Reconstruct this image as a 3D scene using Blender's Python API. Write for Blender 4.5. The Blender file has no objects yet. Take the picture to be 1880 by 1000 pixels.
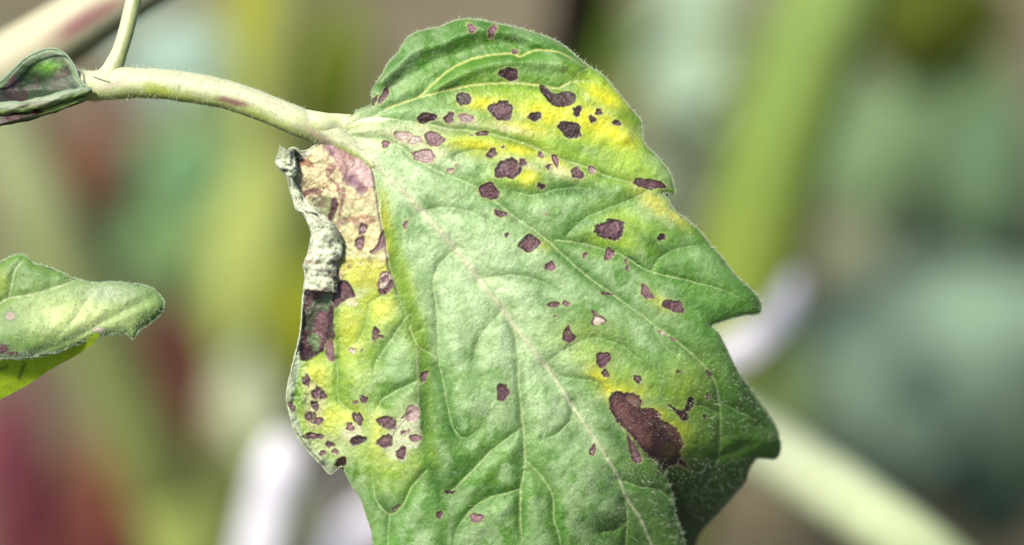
import bpy, math, random
import numpy as np
from mathutils import Vector, Matrix

random.seed(7); rng = np.random.default_rng(7)
S = bpy.context.scene
COL = S.collection
# ------------------------------------------------------------------ camera
PITCH = math.radians(25)
FOCUS = 0.5                                  # metres from lens to the leaf
PX = 1e-4                                    # one photograph pixel at that distance (0.1 mm)
c_, s_ = math.cos(PITCH), math.sin(PITCH)
RIGHT = np.array([1, 0, 0.]); FWD = np.array([0, c_, -s_]); UP = np.array([0, s_, c_])
LEAFPOS = np.array([0, 0, 0.60])             # middle of the leaf, 60 cm above the soil
CAM = LEAFPOS - FWD * FOCUS
cam = bpy.data.cameras.new('camera'); co = bpy.data.objects.new('camera', cam); COL.objects.link(co)
co.location = CAM; co.rotation_euler = (math.radians(90) - PITCH, 0, 0)
cam.sensor_width = 36; cam.lens = 36 * FOCUS / (1880 * PX)
cam.clip_start = 0.02; cam.clip_end = 200
cam.dof.use_dof = True; cam.dof.focus_distance = FOCUS + 0.0025; cam.dof.aperture_fstop = 4.3
S.camera = co
# ------------------------------------------------------------------ sky and sun
SUN_EL, SUN_AZ = math.radians(52), math.radians(222)      # azimuth clockwise from north (+Y)
W = bpy.data.worlds.new('World'); S.world = W; W.use_nodes = True
nt = W.node_tree; bg = nt.nodes['Background']
sky = nt.nodes.new('ShaderNodeTexSky'); sky.sky_type = 'NISHITA'; sky.sun_disc = False
sky.sun_elevation = SUN_EL; sky.sun_rotation = SUN_AZ
nt.links.new(sky.outputs[0], bg.inputs[0]); bg.inputs[1].default_value = 0.085
sl = bpy.data.lights.new('sun', 'SUN'); sl.energy = 4.5; sl.angle = math.radians(10); sl.color = (1, .935, .81)
so = bpy.data.objects.new('sun', sl); COL.objects.link(so)
sd = Vector((math.sin(SUN_AZ) * math.cos(SUN_EL), math.cos(SUN_AZ) * math.cos(SUN_EL), math.sin(SUN_EL)))
so.rotation_euler = sd.to_track_quat('Z', 'Y').to_euler(); so.location = (-1, -1, 3)
S.view_settings.view_transform = 'Standard'; S.view_settings.look = 'None'
S.view_settings.exposure = 1.82; S.view_settings.gamma = 1
S.render.engine = 'CYCLES'
S.cycles.use_denoising = True
try: S.cycles.denoiser = 'OPENIMAGEDENOISE'
except Exception: pass
S.cycles.max_bounces = 8

# ------------------------------------------------------------------ helpers
EXPO = 3.0
def lin(c):
    c = np.asarray(c, float) / 255
    return np.where(c <= .04045, c / 12.92, ((c + .055) / 1.055) ** 2.4)
def C(*c): return lin(c) / EXPO
def CB(*c):
    v = lin(c) / 4.2
    return v * (v / v.max()) ** .22              # what the photograph shows in full light -> base colour

def P(px, py, d):                            # point at distance d along the view, photograph pixel px, py
    k = d / FOCUS * PX
    return CAM + FWD * d + RIGHT * ((px - 940) * k) + UP * ((500 - py) * k)
def Ph(px, py, h):                           # arrays: h = height towards the lens above the focus plane, in 0.1 mm
    d = FOCUS - h * PX; k = d / FOCUS * PX
    return CAM + FWD * d[..., None] + RIGHT * ((px - 940) * k)[..., None] + UP * ((500 - py) * k)[..., None]
def NRM(hx, hy):                             # hx, hy: slopes of h with px, py
    n = -FWD[None] - RIGHT[None] * hx[..., None] + UP[None] * hy[..., None]
    return n / np.linalg.norm(n, axis=-1, keepdims=True)

def _hash(ix, iy, seed):
    v = (ix.astype(np.int64) * 374761393 + iy.astype(np.int64) * 668265263 + seed * 974634777) & 0xffffffff
    v = ((v ^ (v >> 13)) * 1274126177) & 0xffffffff
    return ((v ^ (v >> 16)) & 0xffff) / 65535.0
def noise(x, y, sc, seed=0, oct=3):
    out = 0; a = 1; tot = 0
    for o in range(oct):
        u, v = x / sc, y / sc; iu, iv = np.floor(u), np.floor(v); fu, fv = u - iu, v - iv
        fu = fu * fu * (3 - 2 * fu); fv = fv * fv * (3 - 2 * fv)
        n = (_hash(iu, iv, seed) * (1 - fu) + _hash(iu + 1, iv, seed) * fu) * (1 - fv) + \
            (_hash(iu, iv + 1, seed) * (1 - fu) + _hash(iu + 1, iv + 1, seed) * fu) * fv
        out = out + a * (n * 2 - 1); tot += a; a *= .55; sc /= 2.03; seed += 11
    return out / tot
def spline(pts, n=6, closed=False):          # Catmull-Rom
    p = np.asarray(pts, float); m = len(p); o = []
    for i in range(m if closed else m - 1):
        if closed: a, b, c, d = p[i - 1], p[i], p[(i + 1) % m], p[(i + 2) % m]
        else: a, b, c, d = p[max(i - 1, 0)], p[i], p[i + 1], p[min(i + 2, m - 1)]
        for t in np.arange(n) / n:
            o.append(.5 * (2 * b + (c - a) * t + (2 * a - 5 * b + 4 * c - d) * t * t + (3 * b - a - 3 * c + d) * t ** 3))
    if not closed: o.append(p[-1])
    return np.array(o)
def pdist(X, Y, pts, closed=False, reach=None):
    """distance to a polyline, side (+ on the right when walking along it, in picture space), position along it 0..1"""
    pts = np.asarray(pts, float)
    D = np.full(X.shape, 1e9); Sd = np.zeros(X.shape); T = np.zeros(X.shape)
    if reach is not None:
        b = (X > pts[:, 0].min() - reach) & (X < pts[:, 0].max() + reach) & (Y > pts[:, 1].min() - reach) & (Y < pts[:, 1].max() + reach)
        if not b.any(): return D, Sd, T
        d, s, t = pdist(X[b], Y[b], pts, closed); D[b] = d; Sd[b] = s; T[b] = t
        return D, Sd, T
    n = len(pts); m = n if closed else n - 1
    for i in range(m):
        a, b = pts[i], pts[(i + 1) % n]; e = b - a; L = e @ e + 1e-9
        t = np.clip(((X - a[0]) * e[0] + (Y - a[1]) * e[1]) / L, 0, 1)
        dx, dy = X - a[0] - t * e[0], Y - a[1] - t * e[1]; d = dx * dx + dy * dy
        k = d < D
        D[k] = d[k]; Sd[k] = np.sign(e[0] * dy - e[1] * dx)[k]; T[k] = ((i + t) / m)[k]
    return np.sqrt(D), Sd, T
def pnear(x, y, pts):                        # nearest point on a closed polyline, arrays
    best = np.full(x.shape, 1e18); ox, oy = x.copy(), y.copy(); n = len(pts)
    for i in range(n):
        a, b = pts[i], pts[(i + 1) % n]; e = b - a; L = e @ e + 1e-9
        t = np.clip(((x - a[0]) * e[0] + (y - a[1]) * e[1]) / L, 0, 1)
        qx, qy = a[0] + t * e[0], a[1] + t * e[1]; d = (x - qx) ** 2 + (y - qy) ** 2
        k = d < best; best[k] = d[k]; ox[k] = qx[k]; oy[k] = qy[k]
    return ox, oy
def inside(X, Y, pts):
    r = np.zeros(X.shape, bool); n = len(pts)
    for i in range(n):
        (x0, y0), (x1, y1) = pts[i], pts[(i + 1) % n]
        if y0 == y1: continue
        k = ((y0 > Y) != (y1 > Y)) & (X < (x1 - x0) * (Y - y0) / (y1 - y0) + x0); r ^= k
    return r
def sst(a, b, x):
    t = np.clip((x - a) / (b - a), 0, 1); return t * t * (3 - 2 * t)
def mixc(A, col, m):
    A += (np.asarray(col)[None, None, :] - A) * np.clip(m, 0, 1)[..., None]

def make_mesh(name, verts, faces, mat, parent=None, cols=None, nrm=None, smooth=True):
    me = bpy.data.meshes.new(name)
    verts = np.asarray(verts, np.float64); faces = np.asarray(faces, np.int32)
    if parent is not None: verts = verts - np.array(parent['_o'])
    k = faces.shape[1]
    me.vertices.add(len(verts)); me.vertices.foreach_set('co', verts.astype(np.float32).ravel())
    me.loops.add(faces.size); me.loops.foreach_set('vertex_index', faces.ravel())
    me.polygons.add(len(faces)); me.polygons.foreach_set('loop_start', np.arange(0, faces.size, k, dtype=np.int32))
    me.polygons.foreach_set('loop_total', np.full(len(faces), k, np.int32))
    me.update(calc_edges=True); me.validate()
    me.polygons.foreach_set('use_smooth', np.full(len(me.polygons), smooth))
    if cols is not None:
        a = me.color_attributes.new('Col', 'FLOAT_COLOR', 'POINT')
        cc = np.ones((len(verts), 4), np.float32); cc[:, :3] = cols; a.data.foreach_set('color', cc.ravel())
    if nrm is not None and len(me.polygons) == len(faces):
        me.normals_split_custom_set_from_vertices([tuple(v) for v in nrm.astype(float)])
    me.materials.append(mat)
    o = bpy.data.objects.new(name, me); COL.objects.link(o)
    if parent is not None: o.parent = parent
    return o
def thing(name, loc, label, cat, group=None):
    o = bpy.data.objects.new(name, None); COL.objects.link(o); o.location = tuple(loc)
    o.empty_display_size = .01
    o['label'] = label; o['category'] = cat; o['_o'] = [float(v) for v in loc]
    if group: o['group'] = group
    return o
def tube(pts, rad, nu=14, seed=0, rough=0.0, flat=None):
    """verts, faces, (u, v) of a tapered tube along world points; closed ends"""
    p = np.asarray(pts, float); n = len(p); V = []; UV = []
    t = np.gradient(p, axis=0); t /= np.linalg.norm(t, axis=1, keepdims=True)
    ref = -FWD
    a = np.cross(t, ref); a /= np.linalg.norm(a, axis=1, keepdims=True); b = np.cross(a, t)
    th = np.arange(nu) / nu * 2 * math.pi
    rad = np.broadcast_to(rad, (n,)).astype(float)
    R = rad[:, None] * (1 + rough * noise(np.arange(n)[:, None] + 0 * th[None], 3 * np.cos(th)[None] * 3 + 50 + 0 * rad[:, None], 4, seed, 3))
    ff = 1 if flat is None else flat
    V = p[:, None] + a[:, None] * (R * np.cos(th)[None])[..., None] + b[:, None] * (R * np.sin(th)[None] * ff)[..., None]
    V = V.reshape(-1, 3)
    i = np.arange(n - 1)[:, None] * nu; j = np.arange(nu)[None]; j2 = (j + 1) % nu
    F = np.stack([i + j, i + j2, i + nu + j2, i + nu + j], -1).reshape(-1, 4)
    # caps
    V = np.vstack([V, p[0], p[-1]]); k = np.arange(nu); k2 = (k + 1) % nu; e = (n - 1) * nu
    c0 = np.stack([k2, k, np.full(nu, n * nu), np.full(nu, n * nu)], -1)[:, :3]
    F3 = np.vstack([np.stack([F[:, 0], F[:, 1], F[:, 2]], -1), np.stack([F[:, 0], F[:, 2], F[:, 3]], -1), c0,
                    np.stack([e + k, e + k2, np.full(nu, n * nu + 1)], -1)])
    uu = np.repeat(np.arange(n) / (n - 1), nu); vv = np.tile(th, n)
    return V, F3, np.append(uu, [0, 1]), np.append(vv, [0, 0])

# ------------------------------------------------------------------ materials
def leaf_material(name, trans=.18, rough=.55, sheen=.05, bump=.3, grain=.17, scale=2600, spec=.26):
    m = bpy.data.materials.new(name); m.use_nodes = True; t = m.node_tree; N = t.nodes; Lk = t.links
    b = N['Principled BSDF']; out = N['Material Output']
    at = N.new('ShaderNodeAttribute'); at.attribute_name = 'Col'
    tc = N.new('ShaderNodeTexCoord')
    n1 = N.new('ShaderNodeTexNoise'); n1.inputs['Scale'].default_value = scale; n1.inputs['Detail'].default_value = 3
    n2 = N.new('ShaderNodeTexNoise'); n2.inputs['Scale'].default_value = scale / 7; n2.inputs['Detail'].default_value = 4
    Lk.new(tc.outputs['Object'], n1.inputs['Vector']); Lk.new(tc.outputs['Object'], n2.inputs['Vector'])
    mr = N.new('ShaderNodeMapRange'); mr.inputs['From Min'].default_value = .3; mr.inputs['From Max'].default_value = .7
    mr.inputs['To Min'].default_value = 1 - grain; mr.inputs['To Max'].default_value = 1 + grain
    Lk.new(n1.outputs[0], mr.inputs['Value'])
    mr2 = N.new('ShaderNodeMapRange'); mr2.inputs['From Min'].default_value = .3; mr2.inputs['From Max'].default_value = .7
    mr2.inputs['To Min'].default_value = 1 - grain * .5; mr2.inputs['To Max'].default_value = 1 + grain * .5
    Lk.new(n2.outputs[0], mr2.inputs['Value'])
    mu = N.new('ShaderNodeMath'); mu.operation = 'MULTIPLY'; Lk.new(mr.outputs[0], mu.inputs[0]); Lk.new(mr2.outputs[0], mu.inputs[1])
    sc = N.new('ShaderNodeVectorMath'); sc.operation = 'SCALE'; Lk.new(at.outputs['Color'], sc.inputs[0]); Lk.new(mu.outputs[0], sc.inputs['Scale'])
    Lk.new(sc.outputs[0], b.inputs['Base Color'])
    b.inputs['Roughness'].default_value = rough; b.inputs['Specular IOR Level'].default_value = spec
    b.inputs['Sheen Weight'].default_value = sheen; b.inputs['Sheen Roughness'].default_value = .5
    bp = N.new('ShaderNodeBump'); bp.inputs['Strength'].default_value = bump; bp.inputs['Distance'].default_value = .0002
    ad = N.new('ShaderNodeMath'); ad.operation = 'MULTIPLY_ADD'; ad.inputs[1].default_value = 2.0
    Lk.new(n2.outputs[0], ad.inputs[0]); Lk.new(n1.outputs[0], ad.inputs[2])
    Lk.new(ad.outputs[0], bp.inputs['Height']); Lk.new(bp.outputs[0], b.inputs['Normal'])
    if trans > 0:
        tr = N.new('ShaderNodeBsdfTranslucent'); mx = N.new('ShaderNodeMixShader'); mx.inputs[0].default_value = trans
        Lk.new(sc.outputs[0], tr.inputs['Color'])
        Lk.new(b.outputs[0], mx.inputs[1]); Lk.new(tr.outputs[0], mx.inputs[2]); Lk.new(mx.outputs[0], out.inputs['Surface'])
    return m
M_LEAF = leaf_material('leaf_skin')
M_DRY = leaf_material('dry_leaf_skin', trans=.05, rough=.9, spec=.1, sheen=.15, bump=.7, grain=.3)
M_STEM = leaf_material('stem_skin', trans=0, rough=.6, sheen=.05, bump=.3, grain=.08, scale=1500)
M_FAR = leaf_material('plant_skin', trans=.12, rough=.8, sheen=.0, spec=.12, bump=.2, grain=.12, scale=180)
def plain(name, col, rough=.5, trans=0):
    m = bpy.data.materials.new(name); m.use_nodes = True; N = m.node_tree.nodes; b = N['Principled BSDF']
    tc = N.new('ShaderNodeTexCoord'); n = N.new('ShaderNodeTexNoise'); n.inputs['Scale'].default_value = 90; n.inputs['Detail'].default_value = 5
    r = N.new('ShaderNodeValToRGB'); c = np.asarray(col)
    r.color_ramp.elements[0].color = (*(c * .85), 1); r.color_ramp.elements[1].color = (*np.minimum(c * 1.12, 1), 1)
    r.color_ramp.elements[0].position = .35; r.color_ramp.elements[1].position = .65
    L = m.node_tree.links; L.new(tc.outputs['Object'], n.inputs['Vector']); L.new(n.outputs[0], r.inputs[0]); L.new(r.outputs[0], b.inputs['Base Color'])
    b.inputs['Roughness'].default_value = rough
    return m
M_HAIR = plain('leaf_hair', C(206, 222, 184), .5)
M_WHITE = plain('white_plastic', C(240, 238, 250) * .95, .4)
M_LILAC = plain('lilac_white_plastic', C(220, 216, 230) * .75, .4)

# ------------------------------------------------------------------ ground
def ground():
    m = bpy.data.materials.new('soil'); m.use_nodes = True; t = m.node_tree; N = t.nodes; L = t.links; b = N['Principled BSDF']
    tc = N.new('ShaderNodeTexCoord')
    n = N.new('ShaderNodeTexNoise'); n.inputs['Scale'].default_value = 2.6; n.inputs['Detail'].default_value = 8; n.inputs['Roughness'].default_value = .6
    r = N.new('ShaderNodeValToRGB'); e = r.color_ramp.elements
    e[0].position = .34; e[0].color = (*CB(92, 80, 52), 1); e[1].position = .66; e[1].color = (*CB(150, 136, 104), 1)
    k = e.new(.5); k.color = (*CB(118, 108, 72), 1)
    L.new(tc.outputs['Object'], n.inputs['Vector']); L.new(n.outputs[0], r.inputs[0])
    L.new(r.outputs[0], b.inputs['Base Color']); b.inputs['Roughness'].default_value = .95
    n2 = N.new('ShaderNodeTexNoise'); n2.inputs['Scale'].default_value = 45; n2.inputs['Detail'].default_value = 8
    bp = N.new('ShaderNodeBump'); bp.inputs['Distance'].default_value = .02; bp.inputs['Strength'].default_value = .8
    L.new(tc.outputs['Object'], n2.inputs['Vector']); L.new(n2.outputs[0], bp.inputs['Height']); L.new(bp.outputs[0], b.inputs['Normal'])
    n_ = 160
    u = np.linspace(-1, 1, n_); g = np.sign(u) * (np.abs(u) ** 3) * 40
    X, Y = np.meshgrid(g, g + 1.5); Z = .03 * noise(X, Y, .35, 5, 3) * np.exp(-((X ** 2 + (Y - 1.5) ** 2) / 60)) - .02
    V = np.stack([X, Y, Z], -1).reshape(-1, 3)
    i = np.arange(n_ - 1)[:, None] * n_ + np.arange(n_ - 1)[None]
    F = np.stack([i, i + 1, i + n_ + 1, i + n_], -1).reshape(-1, 4)
    o = make_mesh('ground', V, F, m); o['kind'] = 'structure'; o['label'] = 'brown garden soil far behind the spotted leaf'
ground()

# ------------------------------------------------------------------ blurred plants behind
def far_leaf(par, px, py, w, h, d, ang, col, stem_at=None, yaw=0, tilt=0, seed=0, name='leaf'):
    """a lobed leaflet w x h photograph pixels large at distance d, ang = direction of its tip in the picture"""
    k = d / FOCUS * PX; nu, nv = 15, 9; L = h * k; Wd = w * k
    t = np.linspace(0, 1, nu)[:, None]; s = np.linspace(-1, 1, nv)[None]
    prof = np.sin(np.pi * np.clip(t, .02, .985) ** .85) ** .75 * (1 + .10 * np.sin(t * 21 + seed) + .05 * np.sin(t * 43))
    x = s * prof * Wd / 2; y = (t - .5) * L
    z = -.35 * Wd * (s ** 2) * prof - .25 * L * (t - .4) ** 2 + .05 * Wd * np.cos(9 * t + 3 * s + seed) + .05 * Wd * np.exp(-(s / .12) ** 2) * -1
    a = math.radians(ang); ca, sa = math.cos(a), math.sin(a)
    ax = RIGHT * sa - UP * ca * 1; ay = RIGHT * ca + UP * sa
    nz = np.cross(ax, ay); nz = nz if nz @ -FWD > 0 else -nz
    nz = nz + RIGHT * yaw + np.array([0, 0, 1.]) * tilt; nz /= np.linalg.norm(nz)
    ay = ay - nz * (ay @ nz); ay /= np.linalg.norm(ay); ax = np.cross(ay, nz)
    c = P(px, py, d)
    x, y, z = np.broadcast_arrays(x, y, z)
    V = c + ax * x[..., None] + ay * y[..., None] + nz * z[..., None]
    V2 = V - nz * (.0006)
    V = np.concatenate([V.reshape(-1, 3), V2.reshape(-1, 3)])
    i = (np.arange(nu - 1)[:, None] * nv + np.arange(nv - 1)[None]).ravel(); q = nu * nv
    F = np.stack([i, i + 1, i + nv + 1, i + nv], -1); F2 = F[:, ::-1] + q
    rim = [k_ for k_ in range(nv)] + [r * nv + nv - 1 for r in range(1, nu)] + [(nu - 1) * nv + k_ for k_ in range(nv - 2, -1, -1)] + [r * nv for r in range(nu - 2, 0, -1)]
    rim = np.array(rim); r2 = np.roll(rim, -1)
    F3 = np.stack([rim, rim + q, r2 + q, r2], -1)
    ss = np.broadcast_to(s, (nu, nv)).ravel()
    cc = np.repeat(np.asarray(CB(*col))[None], q, 0) * (1 + .25 * np.exp(-(ss / .1) ** 2))[:, None]
    cc = np.vstack([cc, cc * 1.15])
    o = make_mesh(name, V, np.vstack([F, F2, F3]), M_FAR, par, cc)
    if stem_at is not None:
        b0 = V.reshape(-1, 3)[nv // 2]; s0 = np.asarray(stem_at); mid = (b0 + s0) / 2 + np.array([0, 0, .03])
        tp = spline([s0, mid, b0], 6); r0 = max(.0012, .035 * Wd)
        v, f, _, _ = tube(tp, np.linspace(r0 * 1.3, r0, len(tp)), 8)
        so_ = make_mesh('leaf_stalk', v - np.array(par['_o']), f, M_FAR, None, np.repeat(CB(*col)[None] * 1.2, len(v), 0))
        so_.parent = o
    return o
def stem_part(par, pts, rad, cols, name='stem', mat=None, seed=0, rough=.06, n=10, nu=16):
    p = spline(pts, n); r = np.interp(np.linspace(0, 1, len(p)), np.linspace(0, 1, len(rad)), rad)
    v, f, uu, vv = tube(p, r, nu, seed, rough)
    cols = np.asarray([CB(*c) for c in cols]); kk = np.linspace(0, 1, len(cols))
    cc = np.stack([np.interp(uu, kk, cols[:, i]) for i in range(3)], -1)
    return make_mesh(name, v, f, mat or M_FAR, par, cc), p
def gnd(x, y, z=-.02): return np.array([x, y, z])

# big olive stem right, its pale branch, and leaves
b0 = gnd(.02, .62)
pl = thing('tomato_plant', b0, 'thick olive green plant stem and pale branch blurred behind the leaf tips', 'plant', 'blurred plants behind the spotted leaf')
_, sp_ = stem_part(pl, [b0, P(1150, 1120, .97), P(1262, 800, .95), P(1352, 560, .95), P(1410, 330, .95), P(1472, 140, .95), P(1530, -30, .95), P(1610, -260, .97)],
          [.018] * 8, [(150, 165, 70)] * 3 + [(150, 174, 92), (156, 180, 106), (164, 186, 120)])
stem_part(pl, [P(1290, 770, .93), P(1390, 815, .80), P(1500, 880, .73), P(1620, 960, .70), P(1760, 1070, .69), P(1960, 1260, .68)],
          [.012, .0095, .0088, .0084, .008, .007], [(238, 246, 216), (236, 246, 210), (224, 238, 194), (210, 228, 176)], 'branch')
ct = P(1500, 100, .95)
far_leaf(pl, 1370, 250, 110, 620, 1.35, 97, (178, 190, 136), ct, -.2, .2, 5)
far_leaf(pl, 1235, 300, 250, 260, 1.5, 60, (158, 168, 142), ct, -.2, .3, 6)
far_leaf(pl, 1170, 190, 200, 200, 1.6, 20, (138, 136, 96), ct, 0, .2, 7)
far_leaf(pl, 1400, 690, 240, 260, 1.5, 120, (132, 152, 100), ct, 0, .2, 8)
far_leaf(pl, 1280, 70, 250, 340, 1.45, 100, (196, 222, 196), ct, -.3, .3, 1)
far_leaf(pl, 1740, 30, 260, 330, 1.3, 10, (92, 104, 22), ct, .3, 0, 2)
far_leaf(pl, 1130, 70, 90, 240, 1.5, 80, (108, 136, 52), ct, .2, .2, 3)
# right background plant
b1 = gnd(.62, 1.75)
p2 = thing('tomato_plant', b1, 'blurred blue-green plant filling the right edge behind the olive stem', 'plant', 'blurred plants behind the spotted leaf')
_, q2 = stem_part(p2, [b1, P(1760, 900, 1.75), P(1740, 500, 1.75), P(1700, 100, 1.72), P(1680, -200, 1.7)], [.010, .009, .008, .007, .005], [(110, 130, 70), (120, 150, 90)])
a2 = q2[22]
for i, (x, y, w, h, d, an, c, yw, tl) in enumerate([
    (1700, 590, 460, 620, 1.6, 12, (156, 180, 158), -.2, .7), (1800, 690, 300, 380, 1.7, -30, (156, 182, 160), 0, .8), (1760, 300, 420, 420, 1.8, 60, (122, 144, 112), 0, .4),
    (1620, 240, 270, 330, 1.65, 60, (134, 160, 120), -.2, .4), (1830, 270, 220, 330, 1.6, 80, (112, 138, 106), 0, .3),
    (1500, 680, 220, 260, 1.7, 120, (128, 150, 100), -.3, .3), (1870, 720, 300, 260, 1.62, 20, (110, 130, 108), .0, .6), (1850, 830, 220, 160, 1.8, 0, (84, 100, 76), .4, -.2),
    (1850, 960, 260, 160, 1.6, 20, (52, 74, 60), .5, -.4), (1560, 470, 120, 130, 1.5, 90, (236, 242, 196), -.3, .4),  # round pale leaf brightened to stand in for a blurred sun glint
    (1760, 130, 200, 200, 1.75, 40, (120, 140, 78), 0, .2)]):
    far_leaf(p2, x, y, w, h, d, an, c, a2, yw, tl, i)
# middle back plant, behind the petiole
b2 = gnd(-.28, 1.7)
p3 = thing('tomato_plant', b2, 'blurred yellow-green plant seen between the leaf stalk and the curled edge', 'plant', 'blurred plants behind the spotted leaf')
_, q3 = stem_part(p3, [b2, P(520, 1050, 1.5), P(500, 700, 1.45), P(470, 300, 1.45), P(520, -100, 1.5)], [.012, .012, .014, .013, .010], [(170, 182, 110), (185, 195, 120), (175, 185, 100)])
a3 = q3[26]
for i, (x, y, w, h, d, an, c, yw, tl) in enumerate([
    (230, 420, 330, 330, 1.75, 150, (138, 168, 124), -.2, .4), (120, 480, 220, 280, 1.75, 100, (164, 172, 136), -.2, .4), (390, 200, 200, 260, 1.75, 90, (160, 178, 124), -.2, .4), (620, 520, 260, 460, 1.7, 85, (150, 166, 70), -.2, .3), (590, 880, 260, 260, 1.75, 85, (122, 118, 92), -.2, .2),
    (300, 85, 200, 230, 1.3, 160, (186, 212, 196), -.3, .5), (455, 20, 170, 220, 1.6, 90, (170, 172, 40), -.2, .2),
    (500, 130, 120, 220, 1.7, 80, (200, 200, 140), -.2, .4), (610, 130, 150, 330, 1.5, 80, (132, 150, 44), 0, .1),
    (440, 430, 190, 460, 1.3, 85, (186, 198, 118), -.3, .3), (545, 590, 110, 240, 1.25, 95, (162, 170, 12), 0, .1),
    (450, 700, 170, 260, 1.35, 100, (212, 220, 184), -.3, .5), (325, 300, 190, 200, 1.5, 150, (128, 166, 122), -.2, .2),
    (300, 430, 260, 170, 1.5, 170, (132, 162, 112), -.2, .3), (640, 350, 200, 300, 1.5, 60, (150, 170, 70), -.2, .3)]):
    far_leaf(p3, x, y, w, h, d, an, c, a3, yw, tl, i + 20)
# left plant: pale diagonal stem
b3 = gnd(-.18, 1.15)
p4 = thing('tomato_plant', b3, 'blurred pale green stem slanting down behind the left leaf', 'plant', 'blurred plants behind the spotted leaf')
_, q4 = stem_part(p4, [b3, P(400, 1090, 1.2), P(300, 900, 1.15), P(190, 640, 1.12), P(90, 420, 1.1), P(20, 260, 1.1), P(-60, 60, 1.1)],
          [.015, .0155, .016, .016, .015, .014, .014], [(150, 162, 90), (162, 174, 100), (170, 182, 120), (180, 190, 144), (184, 192, 152)])
far_leaf(p4, 60, 500, 140, 200, 1.3, 100, (150, 165, 110), q4[40], 0, .2, 51)
# maroon leaves bottom left
b4 = gnd(-.52, 1.5)
p5 = thing('maroon_plant', b4, 'blurred maroon-leaved plant low behind the left leaf', 'plant')
_, q5 = stem_part(p5, [b4, P(20, 1250, 1.5), P(40, 1000, 1.5), P(50, 800, 1.5)], [.008, .007, .006, .004], [(120, 50, 70), (130, 60, 80)])
for i, (x, y, w, h, an, c) in enumerate([(5, 810, 170, 260, 80, (128, 74, 84)), (50, 950, 220, 240, 60, (130, 76, 80)), (190, 1000, 170, 200, 30, (124, 70, 66)), (200, 860, 140, 200, 100, (138, 92, 68))]):
    far_leaf(p5, x, y, w, h, 1.5, an, c, q5[14], 0, .2, i + 60)
b8 = gnd(-.6, 1.9)
p8 = thing('withered_plant', b8, 'brown withered plant blurred between the left leaf and the spotted leaf', 'plant', 'blurred plants behind the spotted leaf')
_, q8 = stem_part(p8, [b8, P(60, 900, 1.9), P(160, 500, 1.85), P(200, 200, 1.8)], [.007, .007, .006, .004], [(110, 80, 60), (120, 90, 70)])
for i, (x, y, w, h, an, c) in enumerate([(140, 300, 150, 200, 100, (134, 98, 74)), (300, 590, 110, 200, 100, (134, 86, 76)), (325, 720, 110, 180, 110, (126, 78, 66)), (230, 240, 200, 110, 10, (142, 116, 104)), (370, 900, 110, 220, 120, (172, 132, 112))]):
    far_leaf(p8, x, y, w, h, 1.7, an, c, q8[18], 0, .2, i + 70)
# dark stem top
b5 = gnd(.30, 1.9)
p6 = thing('dead_plant', b5, 'dark brown blurred stem above the top of the spotted leaf', 'stem')
stem_part(p6, [b5, P(980, 500, 1.6), P(1020, 200, 1.2), P(1062, 30, 1.05), P(1090, -150, 1.0)], [.008, .010, .0105, .011, .011], [(56, 38, 30)] * 3)
# white strips
def strip(name, pts, hw, mat, label, grp=None):
    p = spline(pts, 8); o = thing(name, p[0], label, 'plastic strip', grp)
    r = np.interp(np.linspace(0, 1, len(p)), np.linspace(0, 1, len(hw)), hw)
    v, f, _, _ = tube(p, r, 12, flat=.18)
    x = make_mesh('film', v, f, mat, o); return o
strip('plastic_strip', [gnd(-.20, 1.0), P(400, 1260, .88), P(455, 1080, .87), P(484, 960, .865), P(504, 880, .86), P(518, 830, .86), P(524, 800, .86)], [.008, .0072, .0070, .0070, .0072, .0064, .0035], M_WHITE,
      'bright white plastic strip standing blurred under the curled leaf edge', 'white strips behind the leaf')
strip('plastic_strip', [gnd(-.10, 1.12), P(600, 1050, .96), P(660, 985, .95), P(740, 930, .95), P(800, 900, .96)], [.012, .010, .0085, .008, .004], M_LILAC,
      'lilac-white plastic strip blurred beside the lower left leaf margin', 'white strips behind the leaf')
strip('plastic_strip', [P(1230, 700, .80), P(1340, 650, .80), P(1395, 612, .80), P(1430, 575, .81), P(1452, 535, .82), P(1462, 500, .83)], [.003, .0050, .0048, .0040, .0030, .0012], M_LILAC,
      'curved white plastic strip blurred between two right-hand leaf tips', 'white strips behind the leaf')

# ================================================================== the spotted leaf
OUT = [(640,214),(660,202),(685,192),(682,173),(691,154),(701,138),(710,122),(720,108),(733,96),(739,83),(752,67),(778,56),(806,51),(826,42),(848,36),(866,36),(883,38),(909,43),
 (936,49),(972,58),(1008,70),(1037,86),(1058,104),(1080,122),(1105,137),(1123,158),(1145,184),(1166,209),(1177,223),(1179,245),(1184,265),(1206,288),(1220,304),(1232,322),(1237,342),(1238,355),
 (1217,354),(1226,366),(1238,386),(1260,404),(1282,422),(1303,448),(1328,476),(1350,505),(1375,527),(1391,545),(1398,564),(1393,575),(1368,578),(1343,584),(1321,591),(1307,598),
 (1318,610),(1328,628),(1341,656),(1356,684),(1376,712),(1392,736),(1412,764),(1424,784),(1432,808),(1432,828),(1422,841),(1396,839),(1385,845),(1374,864),(1368,884),(1348,908),(1324,936),
 (1300,960),(1284,980),(1277,1000),(1262,1040),(1240,1075),(1100,1120),(900,1130),(720,1100),(695,1045),(686,1000),(682,971),(672,942),(662,914),(643,885),(629,856),(619,859),(606,869),(590,851),(571,832),
 (552,808),(542,789),(533,760),(527,731),(530,707),(538,669),(547,635),(553,602),(556,558),(559,530),(563,500),(572,460),(575,430),(562,395),(546,350),(540,322),(533,292),(531,276),(541,272),(552,279),(566,276),(586,264),
 (602,256),(610,240),(622,226)]
OUTS = spline(OUT, 4, True)
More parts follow.
